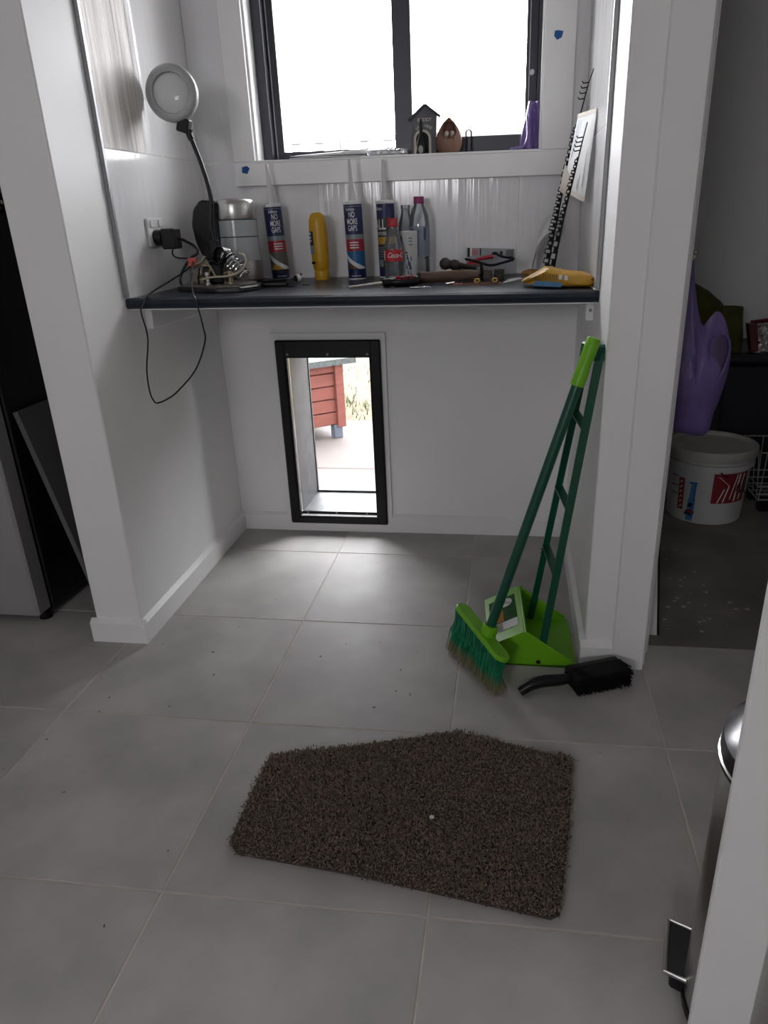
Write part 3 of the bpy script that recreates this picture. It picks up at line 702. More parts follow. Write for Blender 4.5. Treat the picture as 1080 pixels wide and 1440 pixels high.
# ================================================================== STORE ROOM BEYOND THE DOORWAY
BUCK = mat('white_bucket_plastic', (0.50, 0.50, 0.49), 0.5, var=0.05, vscale=10)
bk = thing('bucket', 'white lidded paint bucket with red label on the store floor', 'bucket', (1.275, 0.455, -0.004))
MB().lathe([(0.122, 0), (0.127, 0.004), (0.140, 0.205), (0.150, 0.206), (0.150, 0.222), (0.141, 0.224), (0.142, 0.240), (0.152, 0.241)], 48).build('pail', BUCK, bk, smooth=True)
MB().lathe([(0.154, 0.236), (0.156, 0.240), (0.156, 0.268), (0.152, 0.272), (0.142, 0.272), (0.140, 0.258), (0.02, 0.256), (0.0001, 0.256)], 48).build('lid', mat('grey_lid', (0.40, 0.39, 0.37), 0.6, var=0.15, vscale=15), bk, smooth=True)
REDL = mat('red_label', (0.22, 0.012, 0.02), 0.5); BLUEL = mat('blue_print', (0.03, 0.12, 0.30), 0.5)
def conepatch(name, m, a0, a1, z0, z1, parent, lift=0.0008):
    r = lambda z: 0.127 + (0.140 - 0.127) * z / 0.205 + lift
    mm = MB(); R = []
    for z in (z0, z1): R.append([(r(z) * math.sin(a0 + (a1 - a0) * i / 12), -r(z) * math.cos(a0 + (a1 - a0) * i / 12), z) for i in range(13)])
    return mm.ring_strip(R, close=False).build(name, m, parent, recalc=False)
def slantpatch(name, m, a_lo, a_hi, w, z0, z1, parent, lift=0.0014):
    r = lambda z: 0.127 + (0.140 - 0.127) * z / 0.205 + lift
    R = [[(r(z) * math.sin(a + q * w), -r(z) * math.cos(a + q * w), z) for q in (-0.5, 0.5)] for a, z in ((a_lo, z0), ((a_lo + a_hi) / 2, (z0 + z1) / 2), (a_hi, z1))]
    return MB().ring_strip(R, close=False).build(name, m, parent, recalc=False)
lb = conepatch('label', REDL, -0.10, 0.90, 0.085, 0.196, bk)
for a, b2, w, z0, z1 in ((0.06, 0.20, 0.03, 0.088, 0.140), (0.20, 0.31, 0.035, 0.088, 0.150), (0.38, 0.52, 0.03, 0.10, 0.192), (0.52, 0.60, 0.05, 0.09, 0.192), (0.68, 0.74, 0.05, 0.095, 0.19), (0.02, 0.32, 0.02, 0.186, 0.150)):
    slantpatch('paint_drip', PAPER, a, b2, w, z0, z1, lb)
LBL = mat('pale_blue_print', (0.05, 0.20, 0.40), 0.5)
for m3, a, w, z0, z1, l3 in ((BLUEL, -0.56, 0.20, 0.150, 0.158, 0.0008), (LBL, -0.56, 0.13, 0.095, 0.150, 0.0008), (BLUEL, -0.52, 0.05, 0.020, 0.150, 0.0011), (LBL, -0.59, 0.19, 0.010, 0.095, 0.0008), (MATBLK, -0.60, 0.10, 0.062, 0.078, 0.0014), (MATBLK, -0.61, 0.24, 0.030, 0.048, 0.0014), (REDL, -0.60, 0.12, 0.040, 0.054, 0.0017)):
    slantpatch('bottle_print', m3, a - 0.02, a + 0.02, w, z0, z1, bk, l3)
sp_ = slantpatch('side_print', REDL, -0.90, -0.88, 0.17, 0.045, 0.165, bk, 0.0008)
for k in range(6):
    z = 0.052 + k * 0.0185
    slantpatch('print_stroke', BUCK, -0.935, -0.86, 0.035, z, z + 0.012, sp_, 0.0014); slantpatch('print_stroke', BUCK, -0.85, -0.88 - 0.04 * (k % 2), 0.03, z + 0.004, z + 0.011, sp_, 0.0014)
for z in (0.165, 0.128, 0.098): conepatch('side_rule', MATBLK, -1.25, -1.0, z, z + 0.003, bk)
scr = MB()
scr.tube([(0.142 * math.sin(a), -0.142 * math.cos(a) - 0.002, z) for a, z in ((0.50, 0.13), (0.55, 0.155), (0.62, 0.15), (0.60, 0.125), (0.52, 0.12), (0.66, 0.13), (0.72, 0.17), (0.80, 0.17), (0.78, 0.13), (0.9, 0.11))], 0.0016, 5, smooth=4)
scr.build('marker_scribble', MATBLK, bk)
MB().tube([(0.152 * math.sin(a), -0.152 * math.cos(a), z) for a, z in ((0.02, 0.205), (0.08, 0.196), (0.2, 0.188))], 0.0025, 6).build('bail_hook', BLACK, bk)
# purple plastic bag on a hook
PUR = mat('purple_film', (0.125, 0.085, 0.25), 0.35, var=0.25, vscale=14, bump=0.6, bscale=22, bstretch=(1, 1, 0.4), bdist=0.012)
bag = thing('plastic_bag', 'purple plastic carrier bag hanging inside the store doorway', 'bag', (0.97, -0.30, 0.508))
BO = [(0.970, 0.925), (0.976, 0.925), (0.983, 0.88), (0.998, 0.815), (1.0129, 0.7765), (1.0243, 0.7886), (1.0413, 0.8081), (1.0592, 0.7948), (1.0786, 0.7465), (1.0871, 0.6957), (1.0815, 0.6262), (1.066, 0.5635), (1.0598, 0.5177), (1.041, 0.5027), (0.9961, 0.510), (0.950, 0.524), (0.925, 0.60), (0.915, 0.70), (0.935, 0.80), (0.955, 0.87)]
def dense(P, n=5):
    V3 = [Vector((p[0], 0, p[1])) for p in P]; V3 = V3[-1:] + V3 + V3[:2]; o = []
    for i in range(1, len(V3) - 2):
        for k in range(n):
            t = k / n; p0, p1, p2, p3 = V3[i - 1:i + 3]
            o.append(0.5 * ((2 * p1) + (p2 - p0) * t + (2 * p0 - 5 * p1 + 4 * p2 - p3) * t * t + (3 * p1 - p0 - 3 * p2 + p3) * t ** 3))
    return o
def pillow(P, c, y0, dep, name, m, parent, wr=0.0):
    D = dense(P); c = Vector((c[0], 0, c[1])); R = []
    for s_, sg in [(0.02, -1), (0.3, -1), (0.55, -1), (0.75, -1), (0.9, -1), (1.0, -1), (0.9, 1), (0.75, 1), (0.5, 1), (0.02, 1)]:
        ring = []
        for i, p in enumerate(D):
            q = c + (p - c) * s_; ring.append((q.x, y0 + sg * dep * math.sqrt(max(0, 1 - s_ * s_)) * (1 + wr * math.sin(i * 0.9) * s_) * min(1.0, max(0.15, 1.35 - 2.6 * max(0, q.z - 0.66) / 0.27)), q.z))
        R.append(ring)
    return MB().ring_strip(R).build(name, m, parent, world=True, smooth=True)
pillow(BO, (1.005, 0.63), -0.30, 0.045, 'pouch', PUR, bag, 0.0)
hole = [(1.051 + 0.021 * math.cos(a * 0.4488) + 0.004 * math.sin(a * 0.9), 0.705 + 0.056 * math.sin(a * 0.4488)) for a in range(14)]
pillow(hole, (1.051, 0.705), -0.329, 0.006, 'handle_hole', mat('purple_inner_film', (0.055, 0.034, 0.10), 0.5), bag)
MB().tube([(x, -0.334, z) for x, z in hole + hole[:1]], 0.0028, 6, smooth=3).build('handle_rim', PUR, bag, world=True, smooth=True)
hkk = thing('coat_hook', 'small grey metal hook on the store wall holding the purple bag', 'hook', (0.881, -0.30, 0.93))
MB().tube([(0.881, -0.30, 0.925), (0.93, -0.30, 0.920), (0.966, -0.30, 0.923), (0.976, -0.30, 0.940)], 0.0035, 8, smooth=4).build('arm', STEEL, hkk, world=True, smooth=True)
MB().lathe([(0.0001, 0), (0.014, 0), (0.014, 0.003), (0.0001, 0.004)], 16, (0.8805, -0.30, 0.925), (1, 0, 0)).build('rose', STEEL, hkk, world=True, smooth=True)
MB().ball((0.976, -0.30, 0.941), 0.006, 10).build('knob', STEEL, hkk, world=True, smooth=True)
# dark chest with things on it
ch = thing('storage_chest', 'dark navy storage chest behind the bucket', 'chest', (1.75, 0.90, -0.004))
NAVY = mat('navy_chest', (0.008, 0.009, 0.016), 0.45)
MB().box((1.36, 0.72, -0.004), (2.12, 1.08, 0.49), bevel=0.01).build('case', NAVY, ch, world=True)
MB().box((1.345, 0.705, 0.492), (2.135, 1.095, 0.530), bevel=0.012, seg=2).build('lid', NAVY, ch, world=True)
# olive jacket slumped on the chest
OLV = mat('olive_canvas', (0.075, 0.072, 0.012), 0.85, var=0.3, vscale=14, bump=0.3, bscale=120)
jk = thing('olive_jacket', 'olive green canvas jacket slumped on the navy chest', 'jacket', (1.40, 0.86, 0.53))
R = []
for z, cx, hx_, hy in ((0.531, 1.365, 0.075, 0.10), (0.58, 1.355, 0.078, 0.10), (0.65, 1.315, 0.082, 0.10), (0.70, 1.280, 0.075, 0.09), (0.74, 1.245, 0.06, 0.07), (0.768, 1.215, 0.04, 0.05), (0.78, 1.205, 0.015, 0.02)):
    R.append([(cx + hx_ * math.cos(6.2832 * i / 24) * (1 + 0.09 * math.sin(i * 2.1 + z * 30)), 0.92 + hy * math.sin(6.2832 * i / 24), z) for i in range(24)])
MB().ring_strip(R).build('body', OLV, jk, world=True, smooth=True)
sl = MB().lathe([(0.040, 0), (0.043, 0.06), (0.040, 0.12), (0.041, 0.165), (0.036, 0.165), (0.034, 0.13), (0.0001, 0.125)], 24, (1.382, 0.770, 0.531), (-0.12, -0.04, 1), caps=False)
sl.build('sleeve', OLV, jk, world=True, smooth=True)
# foil food packet
fp = thing('foil_packet', 'crumpled silver foil packet with dark red edge on the navy chest', 'packet', (1.50, 0.80, 0.532))
FOIL = mat('crumpled_foil', (0.55, 0.55, 0.55), 0.25, metal=1.0, bump=0.9, bscale=60, bdist=0.01)
fv = []; ff = []
for j in range(9):
    for i in range(13):
        u, v = i / 12, j / 8
        fv.append((1.462 + 0.17 * u - 0.015 * v, 0.74 + 0.05 * v + random.uniform(-.004, .004), 0.533 + 0.085 * v + 0.012 * u * v + random.uniform(-.003, .003)))
for j in range(8):
    for i in range(12): k = j * 13 + i; ff.append((k, k + 1, k + 14, k + 13))
pouch = MB().poly(fv, ff); 
fv2 = [(x, y + 0.035, z) for x, y, z in fv]; pouch.poly(fv2, [f[::-1] for f in ff]); pouch.build('foil', FOIL, fp, world=True, recalc=False)
MB().prism([(-0.012, 0.0), (0.012, 0.0), (-0.005, 0.10), (-0.035, 0.10)], 0.045, facing((1.462, 0.785, 0.533), (1, 0, 0), (0, 0, 1))).tube([(1.448, 0.79, 0.634), (1.50, 0.79, 0.640), (1.60, 0.79, 0.650)], 0.008, 6).build('red_edge', mat('dark_red_film', (0.10, 0.008, 0.018), 0.5), fp, world=True)
# wire basket
wb = thing('wire_basket', 'white wire basket on the store floor beside the bucket', 'basket', (1.60, 0.55, -0.004))
wr = MB(); x0, x1, ya, yb = 1.445, 1.80, 0.44, 0.66
for z, o_ in ((0.232, 0.0), (0.10, 0.012), (0.072, 0.015), (0.048, 0.018)):
    wr.tube([(x0 + o_, ya + o_, z), (x1 - o_, ya + o_, z), (x1 - o_, yb - o_, z), (x0 + o_, yb - o_, z), (x0 + o_, ya + o_, z)], 0.0024, 6)
wr.build('hoop', mat('white_wire', (0.35, 0.35, 0.36), 0.4), wb, world=True)
for k in range(7):
    x = x0 + 0.02 + k * 0.05
    MB().tube([(x, ya, 0.232), (x - 0.0, ya + 0.018, 0.045), (x, yb - 0.018, 0.045), (x, yb, 0.232)], 0.0018, 6).build('wire', MATS['white_wire'], wb, world=True)
for k in range(4):
    y = ya + 0.03 + k * 0.05
    MB().tube([(x0, y, 0.232), (x0 + 0.018, y, 0.045), (x1 - 0.018, y, 0.045), (x1, y, 0.232)], 0.0018, 6).build('wire', MATS['white_wire'], wb, world=True)
for x, y in ((x0 + 0.05, ya + 0.05), (x1 - 0.05, ya + 0.05), (x0 + 0.05, yb - 0.05), (x1 - 0.05, yb - 0.05)):
    MB().box((x - 0.02, y - 0.02, -0.004), (x + 0.02, y + 0.02, 0.046), bevel=0.004).build('foot', BLACK, wb, world=True)
# offcut board leaning behind the jamb
ob = thing('board_offcut', 'narrow white board with dark edge leaning behind the door jamb', 'board', (0.945, -0.43, -0.004))
bo_ = facing((0.938, -0.440, -0.003), (1, 0, 0), (-0.012, 0.02, 0.36))
MB().prism([(0, 0), (0.022, 0), (0.008, 0.33), (0.0, 0.33)], 0.014, bo_ @ Matrix.Translation((0, 0, -0.014))).build('face', TRIM, ob, world=True)
MB().prism([(0.022, 0), (0.028, 0.0), (0.012, 0.36), (0.007, 0.36)], 0.014, bo_ @ Matrix.Translation((0, 0, -0.014))).build('dark_edge', MATBLK, ob, world=True)
# plaster specks on concrete
sp = MB()
for k in range(70):
    x = random.gauss(1.02, 0.14); y = random.gauss(-0.22, 0.2); s_ = random.uniform(0.001, 0.006)
    if x < 0.9 or y < -0.48: continue
    sp.box((x - s_, y - s_ * .6, -0.004), (x + s_, y + s_ * .6, -0.0025))
tag(sp.build('plaster_specks', mat('plaster_speck', (0.4, 0.38, 0.36), 0.9)), 'pale plaster specks on the bare store floor', 'specks', kind='stuff')

# ================================================================== ON THE COUNTER
NAVYP = mat('navy_label', (0.012, 0.016, 0.085), 0.4); REDP = mat('red_label_band', (0.35, 0.015, 0.03), 0.4)
GREYP = mat('grey_label_band', (0.22, 0.26, 0.29), 0.4); BLUP = mat('blue_label', (0.012, 0.12, 0.28), 0.4)
WPR = mat('white_print', (0.70, 0.70, 0.72), 0.5); TAUPE = mat('taupe_label', (0.10, 0.095, 0.085), 0.5)
YELP = mat('yellow_label', (0.45, 0.27, 0.03), 0.5); BRNP = mat('brown_print', (0.10, 0.05, 0.035), 0.5); DKP = mat('charcoal_label', (0.03, 0.03, 0.035), 0.5)
def caulk(label, loc, tilt, spin, kind):
    t = thing('caulk_tube', label, 'caulk tube', (loc[0], loc[1], CZ + 0.026 * abs(math.sin(tilt[1]))), tilt, 'caulking cartridges on the counter')
    r = 0.0262
    MB().lathe([(r - 0.001, 0), (r, 0.001), (r, 0.205), (r + 0.0008, 0.206), (r + 0.0008, 0.212), (r - 0.002, 0.214), (0.012, 0.215)], 32).build('cartridge', WHITEPL, t, smooth=True)
    MB().lathe([(0.0115, 0.214), (0.0105, 0.222), (0.0095, 0.232), (0.0085, 0.236), (0.0042, 0.318), (0.0032, 0.322), (0.001, 0.322)], 20).build('nozzle', mat('translucent_nozzle', (0.62, 0.62, 0.60), 0.4), t, smooth=True)
    R = r + 0.0004; P = 6.2832; a0, a1 = spin - 2.6, spin + 2.6
    def bd(name, m, z0, z1, b0=a0, b1=a1, rr=R): return MB().band(rr, z0, z1, b0, b1, 40).build(name, m, t, recalc=False, smooth=True)
    if kind != 'c':
        bd('label', NAVYP, 0.125, 0.205); bd('label_grey', GREYP, 0.112, 0.125); bd('label_red', REDP, 0.080, 0.112)
        bd('label_lower', BLUP if kind == 'b' else TAUPE, 0.020, 0.080); bd('label_foot', NAVYP, 0.004, 0.030)
        up_e = lambda u: 0.080 - 0.046 * u - 0.006 * math.sin(3.14 * u)
        bd('label_swoosh', WPR, lambda u: max(0.030, up_e(u) - 0.014), up_e, spin - 1.35, spin + 1.25, R + 0.0003)
        bd('label_photo', BRNP if kind == 'b' else YELP, 0.030, lambda u: max(0.0301, min(0.030 + 0.045 * u, up_e(u * 0.75) - 0.013)), spin - 1.35, spin + 0.6, R + 0.0005)
        text_cyl('print', 'Selleys', 0.0115, R + 0.0008, 0.192, spin - 0.15, WPR, t, 0.9)
        for q, (w, z) in enumerate((('NO', 0.177), ('MORE', 0.159), ('GAPS', 0.141))):
            text_cyl('print', w, 0.0215, R + 0.0008, z, spin, WPR, t, 0.56)
        for z in (0.103, 0.096, 0.089): bd('print_line', WPR, z - 0.0016, z + 0.0016, spin - 0.45, spin + 0.55, R + 0.0006)
        bd('print_line', WPR, 0.1995, 0.2, rr=R + 0.0006)
        bd('print_line', WPR, 0.010, 0.0115, spin - 0.5, spin + 0.6, R + 0.0006)
    else:
        bd('label', NAVYP, 0.168, 0.205); bd('label_dark', DKP, 0.115, 0.168); bd('label_yellow', YELP, 0.095, 0.115); bd('label_lower', DKP, 0.025, 0.095); bd('label_foot', NAVYP, 0.004, 0.025)
        text_cyl('print', 'Selleys', 0.0115, R + 0.0008, 0.192, spin - 0.15, WPR, t, 0.9)
        text_cyl('print', 'ALL', 0.040, R + 0.0008, 0.148, spin - 0.05, WPR, t, 0.6)
        text_cyl('print', 'PURPOSE', 0.013, R + 0.0008, 0.124, spin, WPR, t, 0.75)
        for z in (0.085, 0.079, 0.073, 0.066, 0.060): bd('print_line', GREYP, z - 0.001, z + 0.001, spin - 0.9, spin + 0.4, R + 0.0006)
        bd('print_panel', GREYP, 0.032, 0.052, spin - 0.4, spin + 0.2, R + 0.0006)
    return t
caulk('white caulk tube with taupe lower label beside the steel kettle', (-0.150, 0.125), (0, math.radians(-2.4), 0), 0.42, 'a')
caulk('white caulk tube with bright blue lower label beside the yellow bottle', (0.098, 0.085), (0, math.radians(-1.2), 0), 0.02, 'b')
caulk('dark labelled caulk tube standing behind the small red capped bottle', (0.183, 0.140), (0, math.radians(-0.8), 0), -0.55, 'c')

# yellow squeeze bottle, cap down
yb_ = thing('glue_bottle', 'yellow upside-down glue bottle standing on its flat cap', 'bottle', (-0.014, 0.10, CZ), (0, math.radians(-1.5), 0))
YEL = mat('yellow_plastic', (0.55, 0.30, 0.004), 0.38); YEL2 = mat('yellow_cap', (0.58, 0.33, 0.02), 0.35)
MB().lathe([(0.0205, 0.026), (0.0235, 0.034), (0.0255, 0.055), (0.0265, 0.10), (0.0265, 0.145), (0.0245, 0.165), (0.020, 0.180), (0.012, 0.187), (0.0001, 0.188)], 32, sy=0.72).build('body', YEL, yb_, smooth=True)
MB().lathe([(0.0215, 0), (0.022, 0.001), (0.0215, 0.024), (0.019, 0.026)], 28, sy=0.8).build('cap', YEL2, yb_, smooth=True)
def ellpatch(name, m, a0, a1, z0, z1, parent, rx=0.0268, ry=0.0193, lift=0.0006):
    R = []
    for z in (z0, z1): R.append([((rx + lift) * math.sin(a0 + (a1 - a0) * i / 8), -(ry + lift) * math.cos(a0 + (a1 - a0) * i / 8), z) for i in range(9)])
    return MB().ring_strip(R, close=False).build(name, m, parent, recalc=False)
ellpatch('label', DKP, -1.45, -0.45, 0.098, 0.137, yb_); ellpatch('label_grey', GREYP, -1.4, -0.45, 0.074, 0.098, yb_); ellpatch('label_bar', MATBLK, -1.3, -0.45, 0.046, 0.053, yb_)
for z in (0.131, 0.120, 0.111): ellpatch('print_block', WPR, -1.15, -0.75, z - 0.003, z + 0.003, yb_, lift=0.0012)
# red capped cola bottle
cola = thing('cola_bottle', 'small clear soft drink bottle with red cap and red label', 'bottle', (0.222, 0.0, CZ), group=None)
MB().lathe([(0.016, 0.001), (0.0245, 0.003), (0.0255, 0.012), (0.0235, 0.035), (0.0235, 0.048), (0.0255, 0.058), (0.0255, 0.084), (0.0225, 0.105), (0.0150, 0.125), (0.0125, 0.138), (0.0125, 0.146)], 32, caps=False).build('shell', CLEAR, cola, smooth=True)
MB().lathe([(0.0145, 0.143), (0.0148, 0.145), (0.0148, 0.164), (0.0135, 0.166), (0.0001, 0.166)], 28).build('cap', mat('red_cap', (0.40, 0.015, 0.025), 0.4), cola, smooth=True)
MB().band(0.0259, 0.054, 0.084, 0, 6.2832, 40).build('label', mat('cola_red', (0.48, 0.012, 0.02), 0.35), cola, recalc=False, smooth=True)
text_cyl('script_print', 'Coca-Cola', 0.0185, 0.0264, 0.0695, 0.72, WPR, cola, 0.85, 0.35)
MB().band(0.0262, 0.057, 0.082, -1.25, -0.95, 8).build('label_panel', WPR, cola, recalc=False)
# white and blue can
can = thing('spray_can', 'white can with dark blue figure print in front of the clear bottles', 'can', (0.259, 0.052, CZ))
CANW = mat('can_white', (0.60, 0.61, 0.60), 0.35)
MB().lathe([(0.024, 0), (0.0255, 0.003), (0.0255, 0.124), (0.0262, 0.126), (0.0262, 0.129), (0.024, 0.131), (0.0001, 0.129)], 32).build('body', CANW, can, smooth=True)
NBL = mat('navy_print', (0.012, 0.03, 0.12), 0.45)
MB().band(0.0259, 0.004, 0.118, -1.0, -0.72, 8).build('stripe', NBL, can, recalc=False)
for a0_, a1_, z0_, z1_ in ((-0.25, 0.05, 0.072, 0.078), (-0.12, 0.10, 0.055, 0.072), (0.0, 0.25, 0.038, 0.056), (-0.20, -0.02, 0.030, 0.045), (0.15, 0.42, 0.028, 0.052), (0.30, 0.45, 0.052, 0.066), (-0.05, 0.12, 0.015, 0.032), (0.25, 0.4, 0.012, 0.028)):
    MB().band(0.0259, z0_, lambda u, z0_=z0_, z1_=z1_: z0_ + (z1_ - z0_) * (0.6 + 0.4 * math.sin(u * 5)), a0_, a1_, 6).build('figure_print', NBL, can, recalc=False)
for z in (0.112, 0.104, 0.095): MB().band(0.0259, z - 0.002, z + 0.002, 0.15, 0.55, 6).build('print_line', GREYP, can, recalc=False)
# clear bottles
wbm = thing('water_bottle', 'clear water bottle with magenta cap, tallest of the bottles', 'bottle', (0.284, 0.110, CZ))
MB().lathe([(0.018, 0.001), (0.028, 0.003), (0.030, 0.012), (0.030, 0.050), (0.0285, 0.054), (0.030, 0.058), (0.030, 0.075), (0.0285, 0.079), (0.030, 0.083), (0.030, 0.145), (0.0275, 0.168), (0.020, 0.188), (0.0145, 0.198), (0.0125, 0.204), (0.0125, 0.212)], 36, caps=False).build('shell', CLEAR, wbm, smooth=True)
MB().lathe([(0.0148, 0.202), (0.0152, 0.204), (0.0152, 0.219), (0.014, 0.221), (0.0001, 0.221)], 28).build('cap', mat('magenta_cap', (0.25, 0.02, 0.12), 0.4), wbm, smooth=True)
MB().band(0.0304, 0.060, 0.142, 0, 6.2832, 40).build('label', glass('pale_label_film', (0.75, 0.80, 0.88), 0.3, (0.5, 0.55, 0.65), 0.35), wbm, recalc=False, smooth=True)
for a0_, a1_, z0_, z1_ in ((-0.9, -0.55, 0.118, 0.128), (-0.75, -0.5, 0.128, 0.136), (-0.3, 0.1, 0.126, 0.130), (0.55, 0.75, 0.105, 0.138)):
    MB().band(0.0308, z0_, z1_, a0_, a1_, 6).build('label_print', NBL, wbm, recalc=False)
wb2 = thing('water_bottle', 'uncapped clear bottle partly hidden behind the white can', 'bottle', (0.238, 0.156, CZ))
MB().lathe([(0.016, 0.001), (0.0215, 0.003), (0.0225, 0.010), (0.0225, 0.135), (0.021, 0.150), (0.015, 0.172), (0.0125, 0.180), (0.0125, 0.190), (0.0135, 0.191), (0.0135, 0.200), (0.012, 0.2005)], 32, caps=False).build('shell', CLEAR, wb2, smooth=True)
MB().lathe([(0.0132, 0.186), (0.0136, 0.187), (0.0136, 0.1895), (0.0132, 0.190)], 24, caps=False).build('neck_ring', mat('grey_ring', (0.3, 0.32, 0.35), 0.4), wb2, smooth=True)

# kettle
kt = thing('kettle', 'steel and glass kettle with black handle in the left corner', 'kettle', (-0.228, 0.0, CZ))
MB().lathe([(0.064, 0), (0.066, 0.002), (0.066, 0.014), (0.060, 0.016)], 40).build('base', BLACK, kt, smooth=True)
MB().lathe([(0.0600, 0.016), (0.0600, 0.064), (0.0590, 0.066)], 40).build('lower_band', mat('dull_steel', (0.26, 0.25, 0.24), 0.35, metal=1.0), kt, smooth=True)
KG = mat('milky_glass', (0.42, 0.44, 0.45), 0.15)
MB().lathe([(0.0585, 0.066), (0.0560, 0.175)], 40).build('glass_body', KG, kt, smooth=True)
MB().lathe([(0.0572, 0.128), (0.0578, 0.1285), (0.0576, 0.1305), (0.0570, 0.131)], 40, caps=False).build('fill_line', DKP, kt, smooth=True)
MB().lathe([(0.0565, 0.175), (0.0572, 0.177), (0.0565, 0.213), (0.0540, 0.222), (0.048, 0.227), (0.03, 0.229), (0.0001, 0.2295)], 40).build('steel_lid', STEEL, kt, smooth=True)
MB().lathe([(0.0576, 0.1735), (0.0582, 0.1745), (0.0576, 0.1755)], 40, caps=False).build('lid_seam', DKP, kt, smooth=True)
hp = [(-0.040, 0.224), (-0.085, 0.228), (-0.108, 0.205), (-0.118, 0.165), (-0.113, 0.120), (-0.098, 0.080), (-0.072, 0.060), (-0.046, 0.064), (-0.040, 0.10)]
MB().prism(hp, 0.040, facing((0, 0.000, 0), (1, 0, 0), (0, 0, 1)) @ Matrix.Translation((0.002, 0, 0.012)), bevel=0.006).build('handle', BLACK, kt, smooth=True)

# small black box
bkb = thing('black_case', 'small flat black case lying beside the lamp base', 'case', (-0.098, -0.10, CZ), (0, 0, 0.15))
MB().box((-0.036, -0.026, 0.0), (0.036, 0.026, 0.014), bevel=0.005, seg=2).build('shell', BLACK, bkb, smooth=False)
MB().box((-0.034, -0.024, 0.0142), (0.034, 0.024, 0.0185), bevel=0.002).build('top_cover', MATBLK, bkb)

# magnifier lamp on a helping-hand base
lm = thing('magnifier_lamp', 'magnifying lamp with round grey head on a black gooseneck', 'lamp', (-0.235, -0.15, CZ))
BASEM = mat('worn_black_base', (0.025, 0.023, 0.022), 0.45, var=0.4, vscale=50)
MB().prism([(-0.334, -0.222), (-0.20, -0.285), (-0.14, -0.272), (-0.112, -0.205), (-0.130, -0.125), (-0.19, -0.07), (-0.29, -0.065), (-0.335, -0.12)], 0.013, Matrix.Translation((0, 0, CZ)), bevel=0.003).build('base', BASEM, lm, world=True)
MB().prism([(-0.325, -0.212), (-0.205, -0.272), (-0.148, -0.262), (-0.124, -0.205), (-0.14, -0.135), (-0.195, -0.083), (-0.285, -0.078), (-0.325, -0.125)], 0.004, Matrix.Translation((0, 0, CZ + 0.013))).build('base_top', mat('worn_grey_top', (0.12, 0.115, 0.10), 0.5, var=0.5, vscale=60), lm, world=True)
MB().box((-0.272, -0.150, CZ + 0.016), (-0.228, -0.110, CZ + 0.075), bevel=0.003).box((-0.262, -0.142, CZ + 0.075), (-0.238, -0.118, CZ + 0.125), bevel=0.003).build('stem', BLACK, lm, world=True)
neck = [(-0.250, -0.130, CZ + 0.12), (-0.255, -0.127, 1.03), (-0.2485, -0.122, 1.086), (-0.253, -0.12, 1.13), (-0.264, -0.12, 1.18), (-0.280, -0.12, 1.232), (-0.290, -0.12, 1.262)]
MB().tube(neck, 0.0058, 10, smooth=6).build('gooseneck', BLACK, lm, world=True, smooth=True)
hN = Vector((0.10, -1.0, 0.02)).normalized(); hC = Vector((-0.317, -0.128, 1.344))
HG = mat('grey_lamp_head', (0.36, 0.37, 0.37), 0.38)
head = MB().lathe([(0.046, 0.004), (0.0475, 0.009), (0.058, 0.0095), (0.064, 0.006), (0.0665, 0.0), (0.0665, -0.014), (0.062, -0.022), (0.047, -0.024), (0.046, -0.020)], 48, hC, hN, caps=False).build('head_ring', HG, lm, world=True, smooth=True)
lensm = glass('magnifier_lens', (0.85, 0.88, 0.88), 0.35, (0.75, 0.77, 0.77), 0.75)
MB().lathe([(0.0001, 0.008), (0.02, 0.0072), (0.036, 0.0045), (0.0465, 0.0), (0.0465, -0.006), (0.0001, -0.010)], 40, hC, hN).build('lens', lensm, head, world=True, smooth=True)
hu, hv, _ = frame(hN)
for a in (0.75, 2.35, 3.9, 5.5):
    MB().lathe([(0.0001, 0), (0.0022, 0), (0.0022, 0.0012), (0.0001, 0.0014)], 8, hC + (hu * math.cos(a) + hv * math.sin(a)) * 0.0555 + hN * 0.0092, hN).build('screw', SCR, head, world=True)
MB().box((-0.016, -0.012, -0.020), (0.016, 0.012, 0.014), bevel=0.003, mtx=Matrix.Translation((-0.297, -0.119, 1.274)) @ Matrix.Rotation(0.32, 4, 'Y')).build('knuckle', BLACK, lm, world=True)
MB().tube([(-0.284, -0.12, 1.262), (-0.287, -0.12, 1.250), (-0.282, -0.12, 1.238)], 0.0085, 10).build('neck_collar', BLACK, lm, world=True, smooth=True)
# soldering stand: torch cup and spring on the same base
MB().lathe([(0.018, -0.03), (0.0235, -0.026), (0.0235, 0.0), (0.021, 0.001), (0.0195, -0.010), (0.0001, -0.012)], 28, (-0.214, -0.205, 0.958), (-0.45, -0.85, 0.25)).build('torch_cup', BLACK, lm, world=True, smooth=True)
spr = []; s0, s1 = Vector((-0.205, -0.185, 0.958)), Vector((-0.145, -0.215, 0.903)); su, sv, sa_ = frame(s1 - s0)
for k in range(97):
    t = k / 96; a = t * 6.2832 * 8; rr = 0.0205 - 0.004 * t; spr.append(s0.lerp(s1, t) + (su * math.cos(a) + sv * math.sin(a)) * rr)
MB().tube(spr, 0.0022, 6).build('iron_spring', CHROME, lm, world=True, smooth=True)
MB().cyl(s0, s1, 0.014, 0.012, seg=16).build('spring_core', mat('dull_core', (0.22, 0.21, 0.20), 0.5, metal=0.5), lm, world=True, smooth=True)
BRASS = mat('old_brass', (0.36, 0.30, 0.20), 0.35, metal=0.8)
